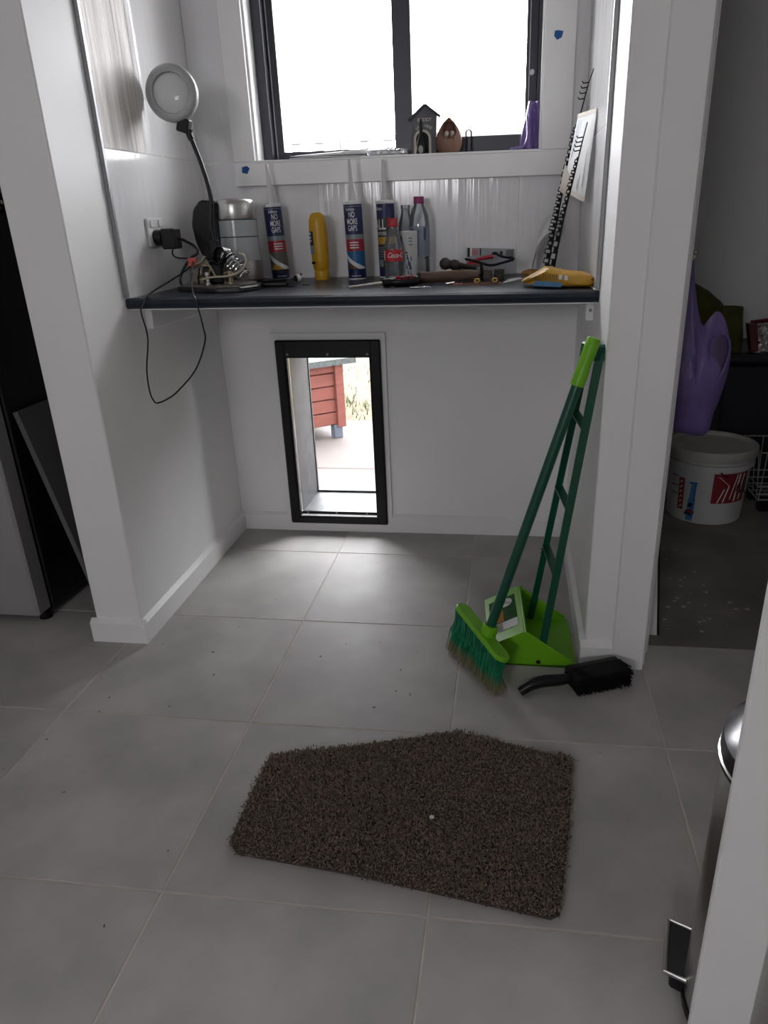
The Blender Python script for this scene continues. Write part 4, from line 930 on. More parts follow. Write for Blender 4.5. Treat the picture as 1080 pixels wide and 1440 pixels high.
for p in ([(-0.300, -0.20, 0.925), (-0.262, -0.205, 0.932), (-0.238, -0.2, 0.915), (-0.215, -0.20, 0.902)], [(-0.262, -0.20, 0.945), (-0.238, -0.215, 0.93), (-0.222, -0.222, 0.905)], [(-0.285, -0.19, 0.90), (-0.262, -0.2, 0.915), (-0.25, -0.19, 0.94)], [(-0.25, -0.21, 0.955), (-0.262, -0.21, 0.94), (-0.282, -0.21, 0.935)], [(-0.275, -0.18, 0.885), (-0.268, -0.18, 0.915), (-0.24, -0.19, 0.925)], [(-0.205, -0.20, 0.885), (-0.21, -0.205, 0.905), (-0.19, -0.21, 0.915)], [(-0.178, -0.22, 0.885), (-0.176, -0.22, 0.912), (-0.16, -0.215, 0.91)]):
    MB().tube(p, 0.0034, 8, smooth=5).build('clip_arm', BRASS, lm, world=True, smooth=True)
for p, d in (((-0.240, -0.235, CZ + 0.017), 0), ((-0.185, -0.215, CZ + 0.017), 1), ((-0.285, -0.165, CZ + 0.017), 2)):
    MB().lathe([(0.0001, 0), (0.008, 0), (0.008, 0.006), (0.005, 0.008), (0.005, 0.022), (0.007, 0.024), (0.007, 0.032), (0.0001, 0.033)], 14, p).build('clamp_knob', BRASS if d else CHROME, lm, world=True, smooth=True)
MB().tube([(-0.255, -0.235, 0.900), (-0.22, -0.245, 0.905), (-0.18, -0.250, 0.907), (-0.150, -0.245, 0.915), (-0.132, -0.235, 0.935), (-0.136, -0.225, 0.955), (-0.155, -0.215, 0.962)], 0.0028, 8, smooth=6).build('cleaning_wire', mat('cream_sleeve', (0.42, 0.38, 0.28), 0.5), lm, world=True, smooth=True)
MB().box((-0.262, -0.215, CZ + 0.017), (-0.205, -0.170, CZ + 0.062), bevel=0.006).build('solder_housing', BLACK, lm, world=True)
for k in range(6):
    a = k * 1.05; p = Vector((-0.255 + 0.03 * math.cos(a), -0.205 + 0.025 * math.sin(a), CZ + 0.018))
    MB().tube([p, p + Vector((0.012 * math.sin(a * 3), 0.004, 0.018)), p + Vector((-0.010 * math.cos(a * 2), 0.006, 0.042))], 0.0022, 6, smooth=4).build('loose_wire', BRASS if k % 2 else BLACK, lm, world=True, smooth=True)

# power point, plug and cables
po = thing('power_point', 'white power point on the left wall tiles', 'power point', (XL + 0.008, -0.185, 1.015))
MB().box((XL + 0.008, -0.232, 0.983), (XL + 0.0145, -0.135, 1.052), bevel=0.002).build('plate', WHITEPL, po, world=True)
for y in (-0.208, -0.160): MB().box((XL + 0.0145, y - 0.010, 1.030), (XL + 0.0175, y + 0.010, 1.046), bevel=0.001).build('switch', WHITEPL, po, world=True)
pg = thing('plug_adapter', 'black plug adapter pushed into the white power point', 'adapter', (XL + 0.0175, -0.19, 1.0))
MB().lathe([(0.0001, 0), (0.020, 0), (0.021, 0.004), (0.019, 0.018), (0.012, 0.024)], 24, (XL + 0.0150, -0.195, 1.004), (1, 0, 0)).build('plug', BLACK, pg, world=True, smooth=True)
MB().box((XL + 0.036, -0.212, 0.975), (XL + 0.074, -0.168, 1.026), bevel=0.003).build('transformer', BLACK, pg, world=True)
MB().box((XL + 0.018, -0.206, 0.992), (XL + 0.040, -0.176, 1.018), bevel=0.003).build('bridge', BLACK, pg, world=True)
cordA = thing('power_cable', 'thick black cable from the plug to the lamp base', 'cable', (-0.30, -0.15, CZ))
MB().tube([(XL + 0.073, -0.19, 1.002), (-0.310, -0.178, 0.993), (-0.292, -0.165, 0.978), (-0.288, -0.165, 0.962), (-0.305, -0.168, 0.952), (-0.322, -0.18, 0.930), (-0.335, -0.19, 0.903), (-0.336, -0.19, 0.886), (-0.328, -0.185, 0.8735)], 0.0036, 8, smooth=6).build('flex', BLACK, cordA, world=True, smooth=True)
cordB = thing('thin_cable', 'thin black cable hanging in a long loop over the counter edge', 'cable', (-0.30, -0.3, CZ))
MB().tube([(-0.345, -0.19, 0.975), (-0.350, -0.185, 0.962), (-0.340, -0.18, 0.952), (-0.305, -0.178, 0.950), (-0.285, -0.182, 0.948), (-0.287, -0.20, 0.940), (-0.308, -0.215, 0.920), (-0.335, -0.26, 0.898), (-0.352, -0.31, 0.882), (-0.350, -0.36, 0.8735), (-0.340, -0.389, 0.871), (-0.352, -0.397, 0.850), (-0.357, -0.399, 0.835), (-0.350, -0.400, 0.774), (-0.367, -0.400, 0.694), (-0.369, -0.400, 0.639), (-0.363, -0.400, 0.615), (-0.353, -0.400, 0.607), (-0.323, -0.400, 0.618), (-0.291, -0.400, 0.639), (-0.235, -0.400, 0.694), (-0.200, -0.400, 0.764), (-0.200, -0.400, 0.799), (-0.205, -0.399, 0.835), (-0.214, -0.393, 0.868), (-0.230, -0.36, 0.8725), (-0.262, -0.29, 0.892), (-0.278, -0.24, 0.925), (-0.284, -0.21, 0.942)], 0.0021, 6, smooth=6).build('flex', BLACK, cordB, world=True, smooth=True)
MB().box((-0.301, -0.207, 0.930), (-0.277, -0.201, 0.952), bevel=0.001, mtx=None).build('red_tag', mat('coral_tape', (0.55, 0.09, 0.075), 0.6, var=0.25, vscale=150), cordB, world=True)

# little roller ball
bl = thing('ball_roller', 'small black and white ball lying beside the yellow bottle', 'ball', (-0.068, 0.02, CZ))
MB().ball((0, 0, 0.0115), 0.0115, 16).build('white_shell', WHITEPL, bl, smooth=True)
MB().ball((-0.0025, -0.004, 0.0115), 0.0092, 14).build('black_core', MATBLK, bl, smooth=True)
MB().tube([(0.006, 0.004, 0.018), (0.011, 0.006, 0.024)], 0.003, 6).build('rust_pin', mat('rusty', (0.12, 0.05, 0.03), 0.8), bl)
for k, (x, y, lb_) in enumerate(((-0.045, -0.135, 'dark plastic sliver near the counter edge below the ball'), (-0.015, -0.09, 'dark plastic sliver in front of the yellow bottle'))):
    tag(MB().prism([(-0.010, 0), (0.009, -0.002), (0.010, 0.003), (-0.006, 0.005)], 0.0016, Matrix.Translation((x, y, CZ))).build('plastic_sliver', MATBLK), lb_, 'sliver', 'slivers on the counter')

# screwdriver
sdv = thing('screwdriver', 'screwdriver with black and red ribbed handle near the counter edge', 'screwdriver', (0.225, -0.20, CZ))
sp0, sp1, sp2 = Vector((0.138, -0.225, CZ + 0.0042)), Vector((0.222, -0.205, CZ + 0.011)), Vector((0.318, -0.182, CZ + 0.0145))
MB().cyl(sp0, sp1, 0.0028, 0.0036, seg=12).build('shaft', mat('pale_shaft', (0.55, 0.52, 0.46), 0.3, metal=0.7), sdv, world=True, smooth=True)
sd_ = (sp2 - sp1).normalized()
hn_ = MB().lathe([(0.006, 0), (0.0105, 0.003), (0.0115, 0.018), (0.0095, 0.026), (0.0125, 0.034), (0.0138, 0.060), (0.0138, 0.082), (0.0115, 0.094), (0.0001, 0.097)], 20, sp1, sd_).build('handle', BLACK, sdv, world=True, smooth=True)
su, sv, _ = frame(sd_)
for k in range(4):
    for s3 in (0.036, 0.053, 0.070):
        a = -2.2 + k * 0.55; d = (su * math.cos(a) + sv * math.sin(a))
        if d.z < -0.3: d = -d
        MB().tube([sp1 + sd_ * s3 + d * 0.0130, sp1 + sd_ * (s3 + 0.012) + d * 0.0136], 0.0016, 6).build('red_rib', REDP, hn_, world=True)
# brown turned handle tool
WOODB = mat('brown_wood', (0.10, 0.058, 0.040), 0.5, var=0.3, vscale=12, vstretch=(1, 6, 6))
wt = thing('wooden_tool', 'brown wooden tool handle lying behind the screwdriver', 'tool', (0.40, -0.10, CZ))
w0, w1 = Vector((0.300, -0.115, CZ + 0.0155)), Vector((0.468, -0.085, CZ + 0.0170))
MB().lathe([(0.0001, 0), (0.012, 0.0005), (0.0145, 0.004), (0.0145, 0.03), (0.0155, 0.09), (0.0165, 0.13), (0.0160, 0.150), (0.012, 0.165), (0.008, 0.170)], 24, w0, (w1 - w0)).build('handle', WOODB, wt, world=True, smooth=True)
MB().lathe([(0.0150, 0.004), (0.0156, 0.005), (0.0156, 0.010), (0.0150, 0.011)], 24, w0, (w1 - w0), caps=False).build('ferrule', mat('dark_ferrule', (0.03, 0.025, 0.025), 0.4, metal=0.5), wt, world=True, smooth=True)
# black handled pestle with two balls on top
ps = thing('turned_knob_stick', 'dark brown double ball turned knob lying behind the wooden handle', 'knob', (0.39, -0.02, CZ))
DKW = mat('dark_wood', (0.035, 0.026, 0.022), 0.5, var=0.3, vscale=40)
q0, q1 = Vector((0.356, -0.025, CZ + 0.0465)), Vector((0.450, 0.03, CZ + 0.030))
MB().lathe([(0.0001, 0), (0.008, 0.002), (0.0150, 0.009), (0.0165, 0.017), (0.0140, 0.026), (0.0105, 0.031), (0.0125, 0.036), (0.0150, 0.044), (0.0135, 0.054), (0.009, 0.060), (0.007, 0.075), (0.007, 0.108)], 22, q0, (q1 - q0)).build('turned_knob', DKW, ps, world=True, smooth=True)
MB().box((0.395, -0.005, CZ), (0.415, 0.020, CZ + 0.030), bevel=0.002).build('prop_block', DKW, ps, world=True)
# red pliers
plr = thing('pliers', 'red handled pliers lying open behind the wooden handle', 'pliers', (0.45, 0.05, CZ))
for a, b2, m3 in (((0.430, 0.060, CZ + 0.040), (0.500, 0.075, CZ + 0.056), REDP), ((0.398, 0.050, CZ + 0.028), (0.470, 0.070, CZ + 0.038), REDP)):
    pv = [Vector(a), Vector(a).lerp(Vector(b2), 0.5) + Vector((0, 0, 0.003)), Vector(b2)]
    MB().tube(pv, lambda t: 0.0045 + 0.0015 * t, 8, smooth=5).build('grip', m3, plr, world=True, smooth=True)
MB().box((0.415, 0.050, CZ), (0.470, 0.085, CZ + 0.036), bevel=0.006).build('jaw_head', mat('plier_steel', (0.12, 0.11, 0.11), 0.4, metal=0.8), plr, world=True)
# black hex key bent double
hx2 = thing('bent_hook_tool', 'black bent metal hook tool resting over the pliers', 'tool', (0.49, 0.0, CZ))
MB().tube([(0.425, -0.015, 0.924), (0.455, -0.015, 0.917), (0.495, -0.018, 0.906), (0.530, -0.018, 0.912), (0.560, -0.015, 0.921), (0.528, -0.005, 0.927), (0.508, 0.0, 0.936)], 0.0034, 8, smooth=4).build('rod', BLACK, hx2, world=True, smooth=True)
MB().ball((0.507, 0.0, 0.936), 0.006, 8, (1.4, 1, 0.8)).build('tip', BLACK, hx2, world=True, smooth=True)
MB().tube([(0.470, -0.017, 0.911), (0.475, -0.017, 0.885), (0.472, -0.017, CZ)], 0.004, 8).build('foot', BLACK, hx2, world=True, smooth=True)
# wood blocks
BLK1 = mat('grey_brown_block', (0.075, 0.06, 0.05), 0.8, var=0.35, vscale=60)
tag(MB().box((0.478, -0.062, CZ), (0.503, -0.034, CZ + 0.027), bevel=0.001).build('wood_block', BLK1), 'small brown wood block left of the two on the counter', 'block', 'little wood blocks')
tag(MB().box((0.507, -0.055, CZ), (0.535, -0.028, CZ + 0.028), bevel=0.001).build('wood_block', mat('dark_block', (0.04, 0.035, 0.03), 0.8, var=0.35, vscale=60)), 'small darker wood block right of the two on the counter', 'block', 'little wood blocks')
# blister card with barcode, standing against the tiles
bc = thing('blister_card', 'clear and white packaging card with barcode leaning on the back tiles', 'packaging', (0.49, 0.155, CZ))
cm = facing((0.418, 0.150, CZ + 0.001), (1, 0, 0), (0, 0.018, 0.078))
MB().prism([(0, 0), (0.142, 0), (0.142, 0.072), (0.06, 0.076), (0, 0.078)], 0.0012, cm).build('card', glass('cloudy_film', (0.80, 0.82, 0.84), 0.3, (0.5, 0.5, 0.52), 0.5), bc, world=True)
for x, y, w, h, m3 in [(0.004, 0.052, 0.006, 0.026, MATBLK), (0.012, 0.054, 0.004, 0.022, WPR), (0.040, 0.055, 0.004, 0.021, MATBLK)] + [(0.016 + 0.005 * k, 0.056, 0.0025, 0.018, REDP) for k in range(4)] + [(0.052 + 0.007 * k, 0.060 - 0.010 * (k % 2), 0.005, 0.008, GREYP) for k in range(5)] + [(0.118, 0.050 + 0.004 * k, 0.022, 0.002, MATBLK) for k in range(5)] + [(0.100, 0.052, 0.008, 0.014, MATBLK)] + [(0.096 + 0.006 * k, 0.006, 0.0022, 0.034, GREYP) for k in range(7)]:
    MB().box((x, y, 0.0013), (x + w, y + h, 0.0017), mtx=cm).build('print_bar', m3, bc, world=True)
# clear box with two brass eyelets
cx_ = thing('clear_box', 'clear plastic tray with two yellow metal eyelets inside', 'tray', (0.46, -0.16, CZ))
MB().prism([(0.40, -0.185), (0.53, -0.165), (0.525, -0.125), (0.41, -0.145)], 0.003, Matrix.Translation((0, 0, CZ)), bevel=0.0005).build('coral_card', mat('coral_card', (0.24, 0.08, 0.06), 0.6, var=0.3, vscale=40), cx_, world=True)
MB().box((0.425, -0.178, CZ + 0.003), (0.522, -0.135, CZ + 0.019), bevel=0.003).build('clear_cover', glass('thin_clear', (0.94, 0.94, 0.94), 0.2), cx_, world=True)
for x, y in ((0.466, -0.160), (0.512, -0.152)):
    tt = MB(); R = []
    for i in range(17):
        a = 6.2832 * i / 16; R.append((x + 0.0065 * math.cos(a), y + 0.004 * math.sin(a), CZ + 0.0095 + 0.0038 * math.sin(a)))
    tt.tube(R, 0.0019, 6).build('eyelet', mat('yellow_brass', (0.62, 0.42, 0.10), 0.35, metal=0.4), cx_, world=True, smooth=True)
# drill bit, small driver bit
db = thing('drill_bit', 'silver twist drill bit lying at the counter edge', 'drill bit', (0.32, -0.255, CZ))
d0, d1 = Vector((0.300, -0.258, CZ + 0.0024)), Vector((0.352, -0.248, CZ + 0.0024)); 
MB().cyl(d0, d0.lerp(d1, 0.45), 0.0022, seg=10).build('shank', CHROME, db, world=True, smooth=True)
tw = MB(); du, dv_, _ = frame(d1 - d0)
for ph in (0, 3.1416):
    tw.tube([d0.lerp(d1, 0.45 + 0.55 * k / 30) + (du * math.cos(ph + k * 0.75) + dv_ * math.sin(ph + k * 0.75)) * 0.0011 for k in range(31)], 0.0011, 5)
tw.build('flutes', CHROME, db, world=True)['kind'] = 'stuff'
tag(MB().tube([(0.385, -0.175, CZ + 0.003), (0.402, -0.17, CZ + 0.005), (0.4085, -0.168, CZ + 0.0065)], 0.0025, 8).build('steel_pin', CHROME, smooth=True), 'short steel pin lying at the left of the clear tray', 'pin')
# white card by the packet
tag(MB().prism([(0.532, -0.14), (0.585, -0.02), (0.578, 0.03), (0.545, -0.02)], 0.001, Matrix.Translation((0, 0, CZ)) ).build('paper_card', PAPER), 'white paper card lying left of the yellow packet', 'card')

# yellow wipes packet
pk = thing('wipes_packet', 'yellow and blue soft packet lying at the right end of the counter', 'packet', (0.68, -0.24, CZ))
YPK = mat('yellow_film', (0.46, 0.25, 0.012), 0.42, var=0.12, vscale=30, bump=0.3, bscale=30, bdist=0.004)
SEC = [(0.586, 0.010, 0.013, 0.030), (0.600, 0.008, 0.022, 0.045), (0.625, 0.004, 0.034, 0.058), (0.640, 0.002, 0.045, 0.062), (0.660, 0.001, 0.042, 0.062), (0.685, 0.001, 0.036, 0.062), (0.705, 0.001, 0.035, 0.060), (0.724, 0.001, 0.033, 0.057), (0.738, 0.001, 0.029, 0.053), (0.7445, 0.003, 0.024, 0.048)]
R = []
for x, z0, z1, hy in SEC:
    yc = -0.252 - (x - 0.66) * 0.25; ring = []
    for i in range(20):
        a = 6.2832 * i / 20; c_, s_ = math.cos(a), math.sin(a)
        yy = hy * math.copysign(abs(c_) ** 0.5, c_); zz = (z1 - z0) / 2 * math.copysign(abs(s_) ** 0.55, s_)
        ring.append((x + 0.006 * math.sin(i * 2.0), yc + yy, CZ + (z0 + z1) / 2 + zz + (0.004 * c_ * c_ if s_ > 0.2 and 0.61 < x < 0.65 else 0)))
    R.append(ring)
MB().ring_strip(R).build('wrap', YPK, pk, world=True, smooth=True)
MB().prism([(0.612, 0.004), (0.682, 0.0015), (0.688, 0.008), (0.672, 0.014), (0.620, 0.015)], 0.004, facing((0, -0.151, CZ + 0.002), (0.97, -0.243, 0), (0, 0, 1)) @ Matrix.Translation((0.012, 0, 0))).build('blue_underside', mat('blue_film', (0.06, 0.19, 0.36), 0.3), pk, world=True)
for x, z in ((0.671, 0.028), (0.684, 0.026)):
    MB().box((-0.004, -0.0004, -0.005), (0.004, 0.0004, 0.005), mtx=Matrix.Translation((x, -0.3145 - (x - 0.66) * 0.25, CZ + z - 0.002)) @ Matrix.Rotation(-0.25, 4, 'Z')).build('print_mark', WPR, pk, world=True)
for k in range(11):
    x = 0.612 + k * 0.005
    MB().box((-0.0008, -0.0004, -0.006), (0.0008, 0.0004, 0.006), mtx=Matrix.Translation((x, -0.3135 - (x - 0.66) * 0.25 , CZ + 0.022 + (0.004 if x > 0.63 else 0))) @ Matrix.Rotation(-0.25, 4, 'Z')).build('print_mark', mat('brown_ink', (0.14, 0.07, 0.01), 0.5), pk, world=True)
tag(MB().ball((0.610, 0.020, CZ + 0.012), 0.020, 12, (1.4, 1.0, 0.6)).build('orange_wrapper', mat('tan_wrapper', (0.30, 0.15, 0.04), 0.6, var=0.3, vscale=80, bump=0.8, bscale=60, bdist=0.006), smooth=True), 'crumpled tan wrapper behind the yellow packet', 'wrapper')

# curled sheet
cs = []
P2 = [(0.607, 0.075), (0.600, 0.085), (0.612, 0.110), (0.640, 0.130), (0.668, 0.125), (0.682, 0.105)]
rl = MB(); RR = []
base = [(0.610, 0.095, CZ + 0.002), (0.616, 0.06, CZ + 0.055), (0.632, 0.04, CZ + 0.095), (0.655, 0.035, CZ + 0.118), (0.676, 0.045, CZ + 0.117), (0.686, 0.065, CZ + 0.100), (0.690, 0.08, CZ + 0.085)]
BP = catmull([Vector(p) for p in base], 6); off = Vector((0.014, 0.085, 0.052))
rl.ring_strip([[p + Vector((0, 0, 0)) for p in BP], [p + off for p in BP]], close=False)
sheet = rl.build('curled_sheet', PAPER, smooth=True, recalc=False)
sm = sheet.modifiers.new('thick', 'SOLIDIFY'); sm.thickness = 0.0012
tag(sheet, 'curled white paper sheet standing at the right end of the counter', 'paper')

# black plastic sprue strips leaning in the corner
def sprue(label, pts, seed, w0_, teeth):
    rnd = random.Random(seed); t = thing('sprue_strip', label, 'plastic strip', pts[0], group='black sprue strips in the corner')
    P = catmull([Vector(p) for p in pts], 8)
    MB().tube(P, lambda u: 0.0030 - 0.0016 * u, 6).build('spine', MATBLK, t, world=True, smooth=True)
    n = len(P)
    for k in range(2, int(n * 0.66)):
        p, d = P[k], (P[min(k + 1, n - 1)] - P[k - 1]).normalized(); sx = Vector((-1, -0.15, 0.1)); sx = (sx - d * sx.dot(d)).normalized()
        w = w0_ * (1 - 0.75 * k / n) * rnd.uniform(0.75, 1.1); q = P[min(k + 1, n - 1)]
        if k % 2 == 0: MB().tube([p, p + sx * w, q + sx * w * 0.9, q], 0.0019, 5).build('cell', MATBLK, t, world=True)
        else: quadslab(MB(), [p, p + sx * w * 0.6, q + sx * w * 0.6, q], 0.002).build('cell', MATBLK, t, world=True)
    for f in teeth:
        p = P[int(f * (n - 1))]
        MB().tube([p, p + Vector((-0.014, -0.004, -0.002)), p + Vector((-0.017, -0.004, 0.003))], 0.0016, 5).build('tooth', MATBLK, t, world=True)
    return t
sprue('long black plastic sprue strip leaning in the right corner', [(0.6500, -0.012, CZ + 0.002), (0.6622, 0.0, 0.9528), (0.675, 0.015, 1.0242), (0.687, 0.045, 1.0863), (0.703, 0.085, 1.162), (0.716, 0.09, 1.235), (0.728, 0.06, 1.288), (0.7360, 0.01, 1.332), (0.744, -0.03, 1.360)], 3, 0.018, (0.80, 0.83, 0.86, 0.90))
sprue('shorter black plastic sprue strip in front of the white envelope', [(0.6640, -0.06, CZ + 0.002), (0.6790, -0.065, 0.977), (0.6910, -0.075, 1.046), (0.7035, -0.095, 1.110), (0.7130, -0.11, 1.160), (0.7205, -0.12, 1.199), (0.7285, -0.125, 1.235)], 5, 0.016, (0.74, 0.78, 0.82, 0.86))
# envelopes leaning on the right wall
ev = thing('window_envelope', 'white window envelope leaning upright in the right corner', 'envelope', (0.73, 0.06, 1.06))
EV = [Vector((0.6867, 0.05, 1.0899)), Vector((0.7288, -0.148, 1.0577)), Vector((0.7465, -0.153, 1.2605)), Vector((0.7190, 0.06, 1.2727))]
quadslab(MB(), EV, -0.0012).build('sheet', PAPER, ev, world=True)
def on_env(u, v, l=0.001):
    n = (EV[1] - EV[0]).cross(EV[3] - EV[0]).normalized(); p = EV[0].lerp(EV[1], u).lerp(EV[3].lerp(EV[2], u), v)
    return p + n * l
def env_patch(name, m, u0, u1, v0, v1, l=0.0012):
    MB().poly([on_env(u0, v0, l), on_env(u1, v0, l), on_env(u1, v1, l), on_env(u0, v1, l)], [(0, 1, 2, 3)]).build(name, m, ev, world=True, recalc=False)
env_patch('address_window', mat('blue_white_window', (0.62, 0.66, 0.74), 0.25), 0.10, 0.42, 0.30, 0.92)
env_patch('edge_strip', mat('cream_paper', (0.66, 0.60, 0.53), 0.8), 0.0, 1.0, 0.0, 0.06, 0.0014); env_patch('edge_strip', MATS['cream_paper'], 0.0, 1.0, 0.95, 1.0, 0.0014)
for u, v0, v1 in ((0.62, 0.10, 0.34), (0.68, 0.08, 0.38), (0.60, 0.45, 0.62), (0.74, 0.42, 0.72), (0.84, 0.15, 0.85)):
    env_patch('print_line', GREYP, u, u + 0.022, v0, v1, 0.0016)
ev2 = thing('torn_envelope', 'small cream torn envelope in front of the window envelope', 'envelope', (0.69, 0.0, 1.07))
TP = [(0.6765, 0.020, 1.0895), (0.7008, -0.030, 1.0665), (0.7065, -0.030, 1.135), (0.7000, -0.020, 1.118), (0.6880, 0.012, 1.153)]
tn2 = MB(); tn2.poly(TP, [(0, 1, 3, 4), (1, 2, 3)])
te = tn2.build('sheet', MATS['cream_paper'], ev2, world=True, recalc=False); te.modifiers.new('thick', 'SOLIDIFY').thickness = 0.0012

# ================================================================== ON THE WINDOW SILL
SZ = WZ0 + 0.0035
hs = thing('dog_house_sign', 'grey house-shaped wooden sign with arched doorway on the sill', 'sign', (0.288, 0.222, SZ))
HGR = mat('grey_painted_wood', (0.13, 0.135, 0.142), 0.7, var=0.15, vscale=40)
def fxz(y): return facing((0, y, 0), (1, 0, 0), (0, 0, 1))
MB().prism([(0.252, SZ), (0.326, SZ), (0.328, 1.3065), (0.2955, 1.3305), (0.2545, 1.2985)], 0.014, fxz(0.232)).build('board', HGR, hs, world=True)
for p, q in (((0.246, 1.2925), (0.2955, 1.3315)), ((0.2955, 1.3315), (0.3375, 1.3005))):
    p3, q3 = Vector((p[0], 0.222, p[1])), Vector((q[0], 0.222, q[1])); d = (q3 - p3).normalized(); up2 = Vector((0, 1, 0)).cross(d) * -1
    R = [[c + Vector((0, yy, 0)) + up2 * zz for yy, zz in ((-0.013, -0.0035), (0.013, -0.0035), (0.013, 0.0035), (-0.013, 0.0035))] for c in (p3, q3)]
    MB().ring_strip(R).build('roof_slat', mat('grey_roof_paint', (0.055, 0.058, 0.065), 0.7), hs, world=True)
CRM = mat('cream_paint', (0.60, 0.56, 0.47), 0.7)
ac = (0.286, 1.244)
def archpoly(r, n=12): return [(ac[0] + r * 1.0, SZ + 0.0005)] + [(ac[0] + r * math.cos(math.pi * i / n), ac[1] + r * math.sin(math.pi * i / n)) for i in range(n + 1)] + [(ac[0] - r, SZ + 0.0005)]
MB().prism(archpoly(0.0255), 0.0015, fxz(0.2178)).build('arch_surround', CRM, hs, world=True)
MB().prism(archpoly(0.0185), 0.0015, fxz(0.2163)).build('arch_doorway', MATBLK, hs, world=True)
text_flat('print', 'BUDDY', 0.0130, world_mtx(hs).inverted() @ facing((0.293, 0.2173, 1.2935), (1, 0, 0), (0, 0, 1)), CRM, hs, 0.95)
lt = text_mesh('LIVES HERE', 0.0105, 1.15)
for v in lt.vertices:
    a = -v.co.x / 0.042; rr = 0.0335 + v.co.y
    v.co = Vector((0.2905 - ac[0] + ac[0] + rr * 1.05 * math.sin(-a), 0.2173, 1.2445 + rr * math.cos(a)))
lt.transform(world_mtx(hs).inverted()); link('print', lt, CRM, hs)
for z, w in ((1.311, 0.026), (1.305, 0.012)): MB().box((0.296 - w / 2, 0.2172, z), (0.296 + w / 2, 0.2178, z + 0.002)).build('print_rule', mat('dull_print', (0.16, 0.16, 0.15), 0.7), hs, world=True)
bo3 = thing('bottle_figure', 'black bottle-shaped figure with pale oval label before the house sign', 'figurine', (0.2835, 0.200, SZ))
MB().lathe([(0.0001, 0), (0.0145, 0), (0.0150, 0.002), (0.0140, 0.018), (0.0125, 0.030), (0.0085, 0.040), (0.0052, 0.052), (0.0045, 0.075), (0.0030, 0.088), (0.0001, 0.092)], 20, sy=0.7).build('body', BLACK, bo3, smooth=True)
ov = MB(); ov.poly([(0.0068 * math.cos(6.2832 * i / 20), -0.0107, 0.012 + 0.0105 * math.sin(6.2832 * i / 20)) for i in range(20)], [tuple(range(20))]); ov.build('oval_label', mat('pale_oval', (0.32, 0.32, 0.30), 0.5), bo3, recalc=False)
# carved wooden nut ornament
egg = thing('wooden_ornament', 'pointed brown wooden ornament with two pale beads in its hollow', 'ornament', (0.364, 0.212, SZ))
EW = mat('carved_wood', (0.20, 0.105, 0.07), 0.42, var=0.2, vscale=30, vstretch=(1, 1, 0.3))
eb = MB().lathe([(0.0001, 0), (0.026, 0.0), (0.034, 0.010), (0.038, 0.024), (0.038, 0.036), (0.034, 0.052), (0.027, 0.066), (0.017, 0.080), (0.008, 0.088), (0.003, 0.092), (0.0001, 0.093)], 40, sy=0.62)
bmesh.ops.subdivide_edges(eb.bm, edges=eb.bm.edges[:], cuts=1, use_grid_fill=True)
for v in eb.bm.verts:
    if v.co.y < -0.001:
        f = (v.co.x / 0.0215) ** 2 + ((v.co.z - 0.058) / 0.026) ** 2
        if v.co.z < 0.058: f = (v.co.x / 0.0215) ** 2 + ((v.co.z - 0.058) / 0.020) ** 2
        if f < 1: v.co.y += 0.020 * min(1, (1 - f) * 2.2)
eb.build('shell', EW, egg, smooth=True)
for x in (-0.0075, 0.0085): MB().ball((x + 0.002, -0.0085, 0.050), 0.0072, 12, (0.95, 0.8, 1.15)).build('bead', mat('pearl_bead', (0.50, 0.44, 0.38), 0.3, var=0.25, vscale=120), egg, smooth=True)
MB().ball((0, 0.002, 0.060), 0.018, 14, (0.95, 0.28, 1.15)).build('hollow', mat('reddish_hollow', (0.10, 0.030, 0.022), 0.6), egg, smooth=True)
# wire loop
wl = thing('wire_loop', 'small dark wire loop standing behind the wooden ornament', 'wire loop', (0.418, 0.225, SZ))
MB().tube([(0.412, 0.235, SZ + 0.002), (0.412, 0.235, 1.246), (0.4135, 0.235, 1.262), (0.426, 0.235, 1.262), (0.4275, 0.235, 1.246), (0.4275, 0.235, SZ + 0.002)], 0.0021, 8, smooth=5).build('wire', MATBLK, wl, world=True)
MB().box((0.408, 0.228, SZ), (0.432, 0.242, SZ + 0.004), bevel=0.001).build('foot', MATBLK, wl, world=True)
# foil roll and folded paper
fr2 = thing('foil_roll', 'crinkled shiny foil roll lying on the window sill', 'roll', (0.183, 0.205, SZ))
fo2 = MB(); R = []
for k in range(26):
    x = -0.060 + 0.120 * k / 25; rr = 0.0085 + 0.0008 * math.sin(k * 2.3) + 0.0006 * random.uniform(-1, 1)
    if k in (0, 25): rr = 0.0075
    R.append([(x, rr * math.cos(6.2832 * i / 16) * (1 + 0.06 * random.uniform(-1, 1)), 0.0095 + rr * math.sin(6.2832 * i / 16)) for i in range(16)])
fo2.ring_strip(R).build('sleeve', mat('shiny_wrap', (0.60, 0.60, 0.62), 0.22, metal=0.7, bump=0.6, bscale=70, bdist=0.004), fr2)
MB().cyl((0.059, 0, 0.0095), (0.0615, 0, 0.0095), 0.0045, seg=12).build('core', DKP, fr2, smooth=True)
fpz = thing('folded_papers', 'flat folded white papers lying on the edge of the sill', 'papers', (0.01, 0.195, SZ))
MB().prism([(-0.105, 0.166), (0.095, 0.164), (0.118, 0.19), (0.10, 0.215), (-0.06, 0.222), (-0.11, 0.20)], 0.002, Matrix.Translation((0, 0, SZ)) @ Matrix.Rotation(0.0, 4, 'X')).build('sheet', PAPER, fpz, world=True)
MB().prism([(-0.10, 0.160), (0.10, 0.162), (0.122, 0.185), (0.05, 0.215), (-0.075, 0.205)], 0.0018, Matrix.Translation((0, 0, SZ + 0.0022)) @ Matrix.Rotation(0.03, 4, 'Y')).build('sheet', PAPER, fpz, world=True)
R = []
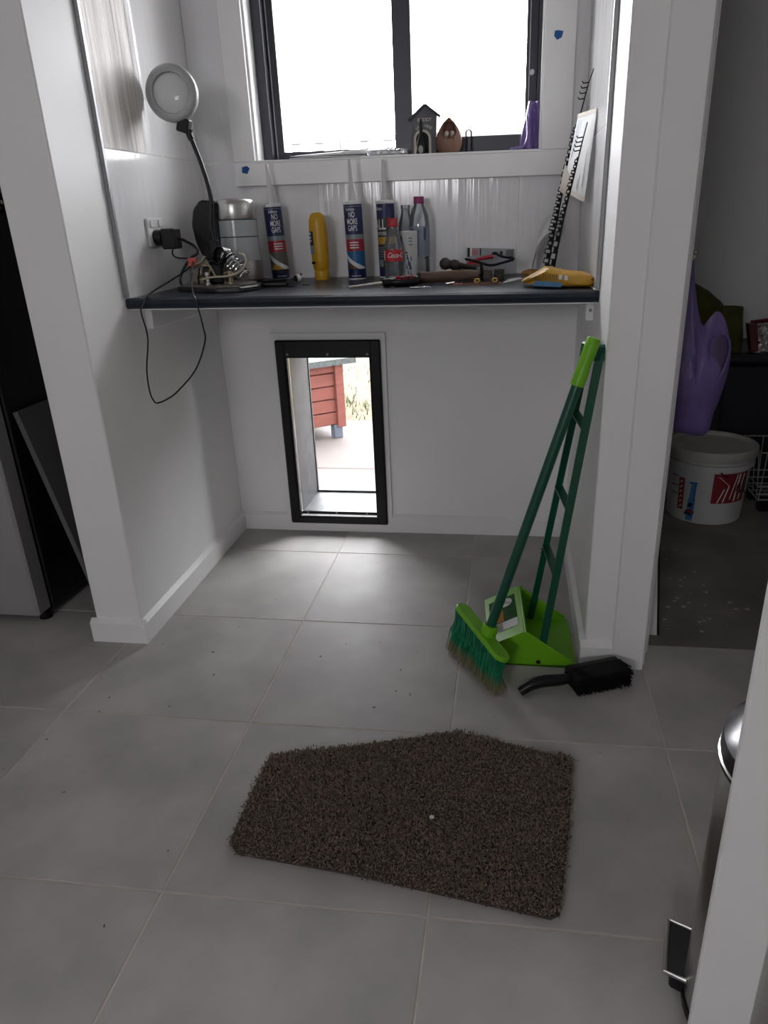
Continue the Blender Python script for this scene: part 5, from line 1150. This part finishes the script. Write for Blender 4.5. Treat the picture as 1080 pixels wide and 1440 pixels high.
for k in range(9):
    t = k / 8; x = -0.09 + 0.215 * t
    R.append([(x, 0.160, SZ + 0.005), (x, 0.178, SZ + 0.008 + 0.010 * t), (x, 0.205, SZ + 0.007 + 0.004 * t)])
fl = MB().ring_strip(R, close=False).build('folded_flap', PAPER, fpz, world=True, smooth=True, recalc=False)
fl.modifiers.new('thick', 'SOLIDIFY').thickness = 0.0008
# purple wrap at the right end of the sill
pw = thing('purple_wrap', 'shiny purple plastic wrap standing at the right end of the sill', 'wrap', (0.60, 0.225, SZ))
PURS = mat('shiny_purple', (0.20, 0.14, 0.37), 0.22, bump=0.15, bscale=20, bdist=0.006)
R = []
for k in range(15):
    t = k / 14; z = SZ + 0.0005 + 0.124 * t
    hw_ = 0.026 - 0.012 * t ** 1.5; cx0 = 0.595 + 0.009 * t ** 1.2
    R.append([(cx0 - hw_ + 2 * hw_ * i / 10, 0.222 + 0.012 * math.sin(i * 0.9 + t * 2.5) * (1 - 0.4 * t), z) for i in range(11)])
sh = MB().ring_strip(R, close=False).build('upright_sheet', PURS, pw, world=True, smooth=True, recalc=False)
sh.modifiers.new('thick', 'SOLIDIFY').thickness = 0.002
strapp = MB().tube([(0.588, 0.205, 1.288), (0.590, 0.203, 1.262), (0.590, 0.201, 1.235), (0.580, 0.196, 1.214), (0.555, 0.190, SZ + 0.005), (0.540, 0.186, SZ + 0.003)], 0.0035, 8, smooth=5).build('ribbon', PURS, pw, world=True, smooth=True)

# blue masking tape on the architrave
TAPE = mat('blue_masking_tape', (0.015, 0.10, 0.33), 0.7, var=0.1, vscale=60)
tag(MB().prism([(-0.256, 1.172), (-0.240, 1.168), (-0.231, 1.183), (-0.239, 1.190), (-0.254, 1.187)], 0.0006, fxz(AY0 - 0.0002)).build('tape_scrap', TAPE), 'blue masking tape scrap at the lower left corner of the window trim', 'tape', 'blue tape scraps')
tag(MB().prism([(0.653, 1.483), (0.652, 1.471), (0.660, 1.462), (0.672, 1.467), (0.676, 1.481), (0.662, 1.484)], 0.0006, fxz(AY0 - 0.0002)).build('tape_scrap', TAPE), 'blue masking tape scrap on the right side of the window trim', 'tape', 'blue tape scraps')
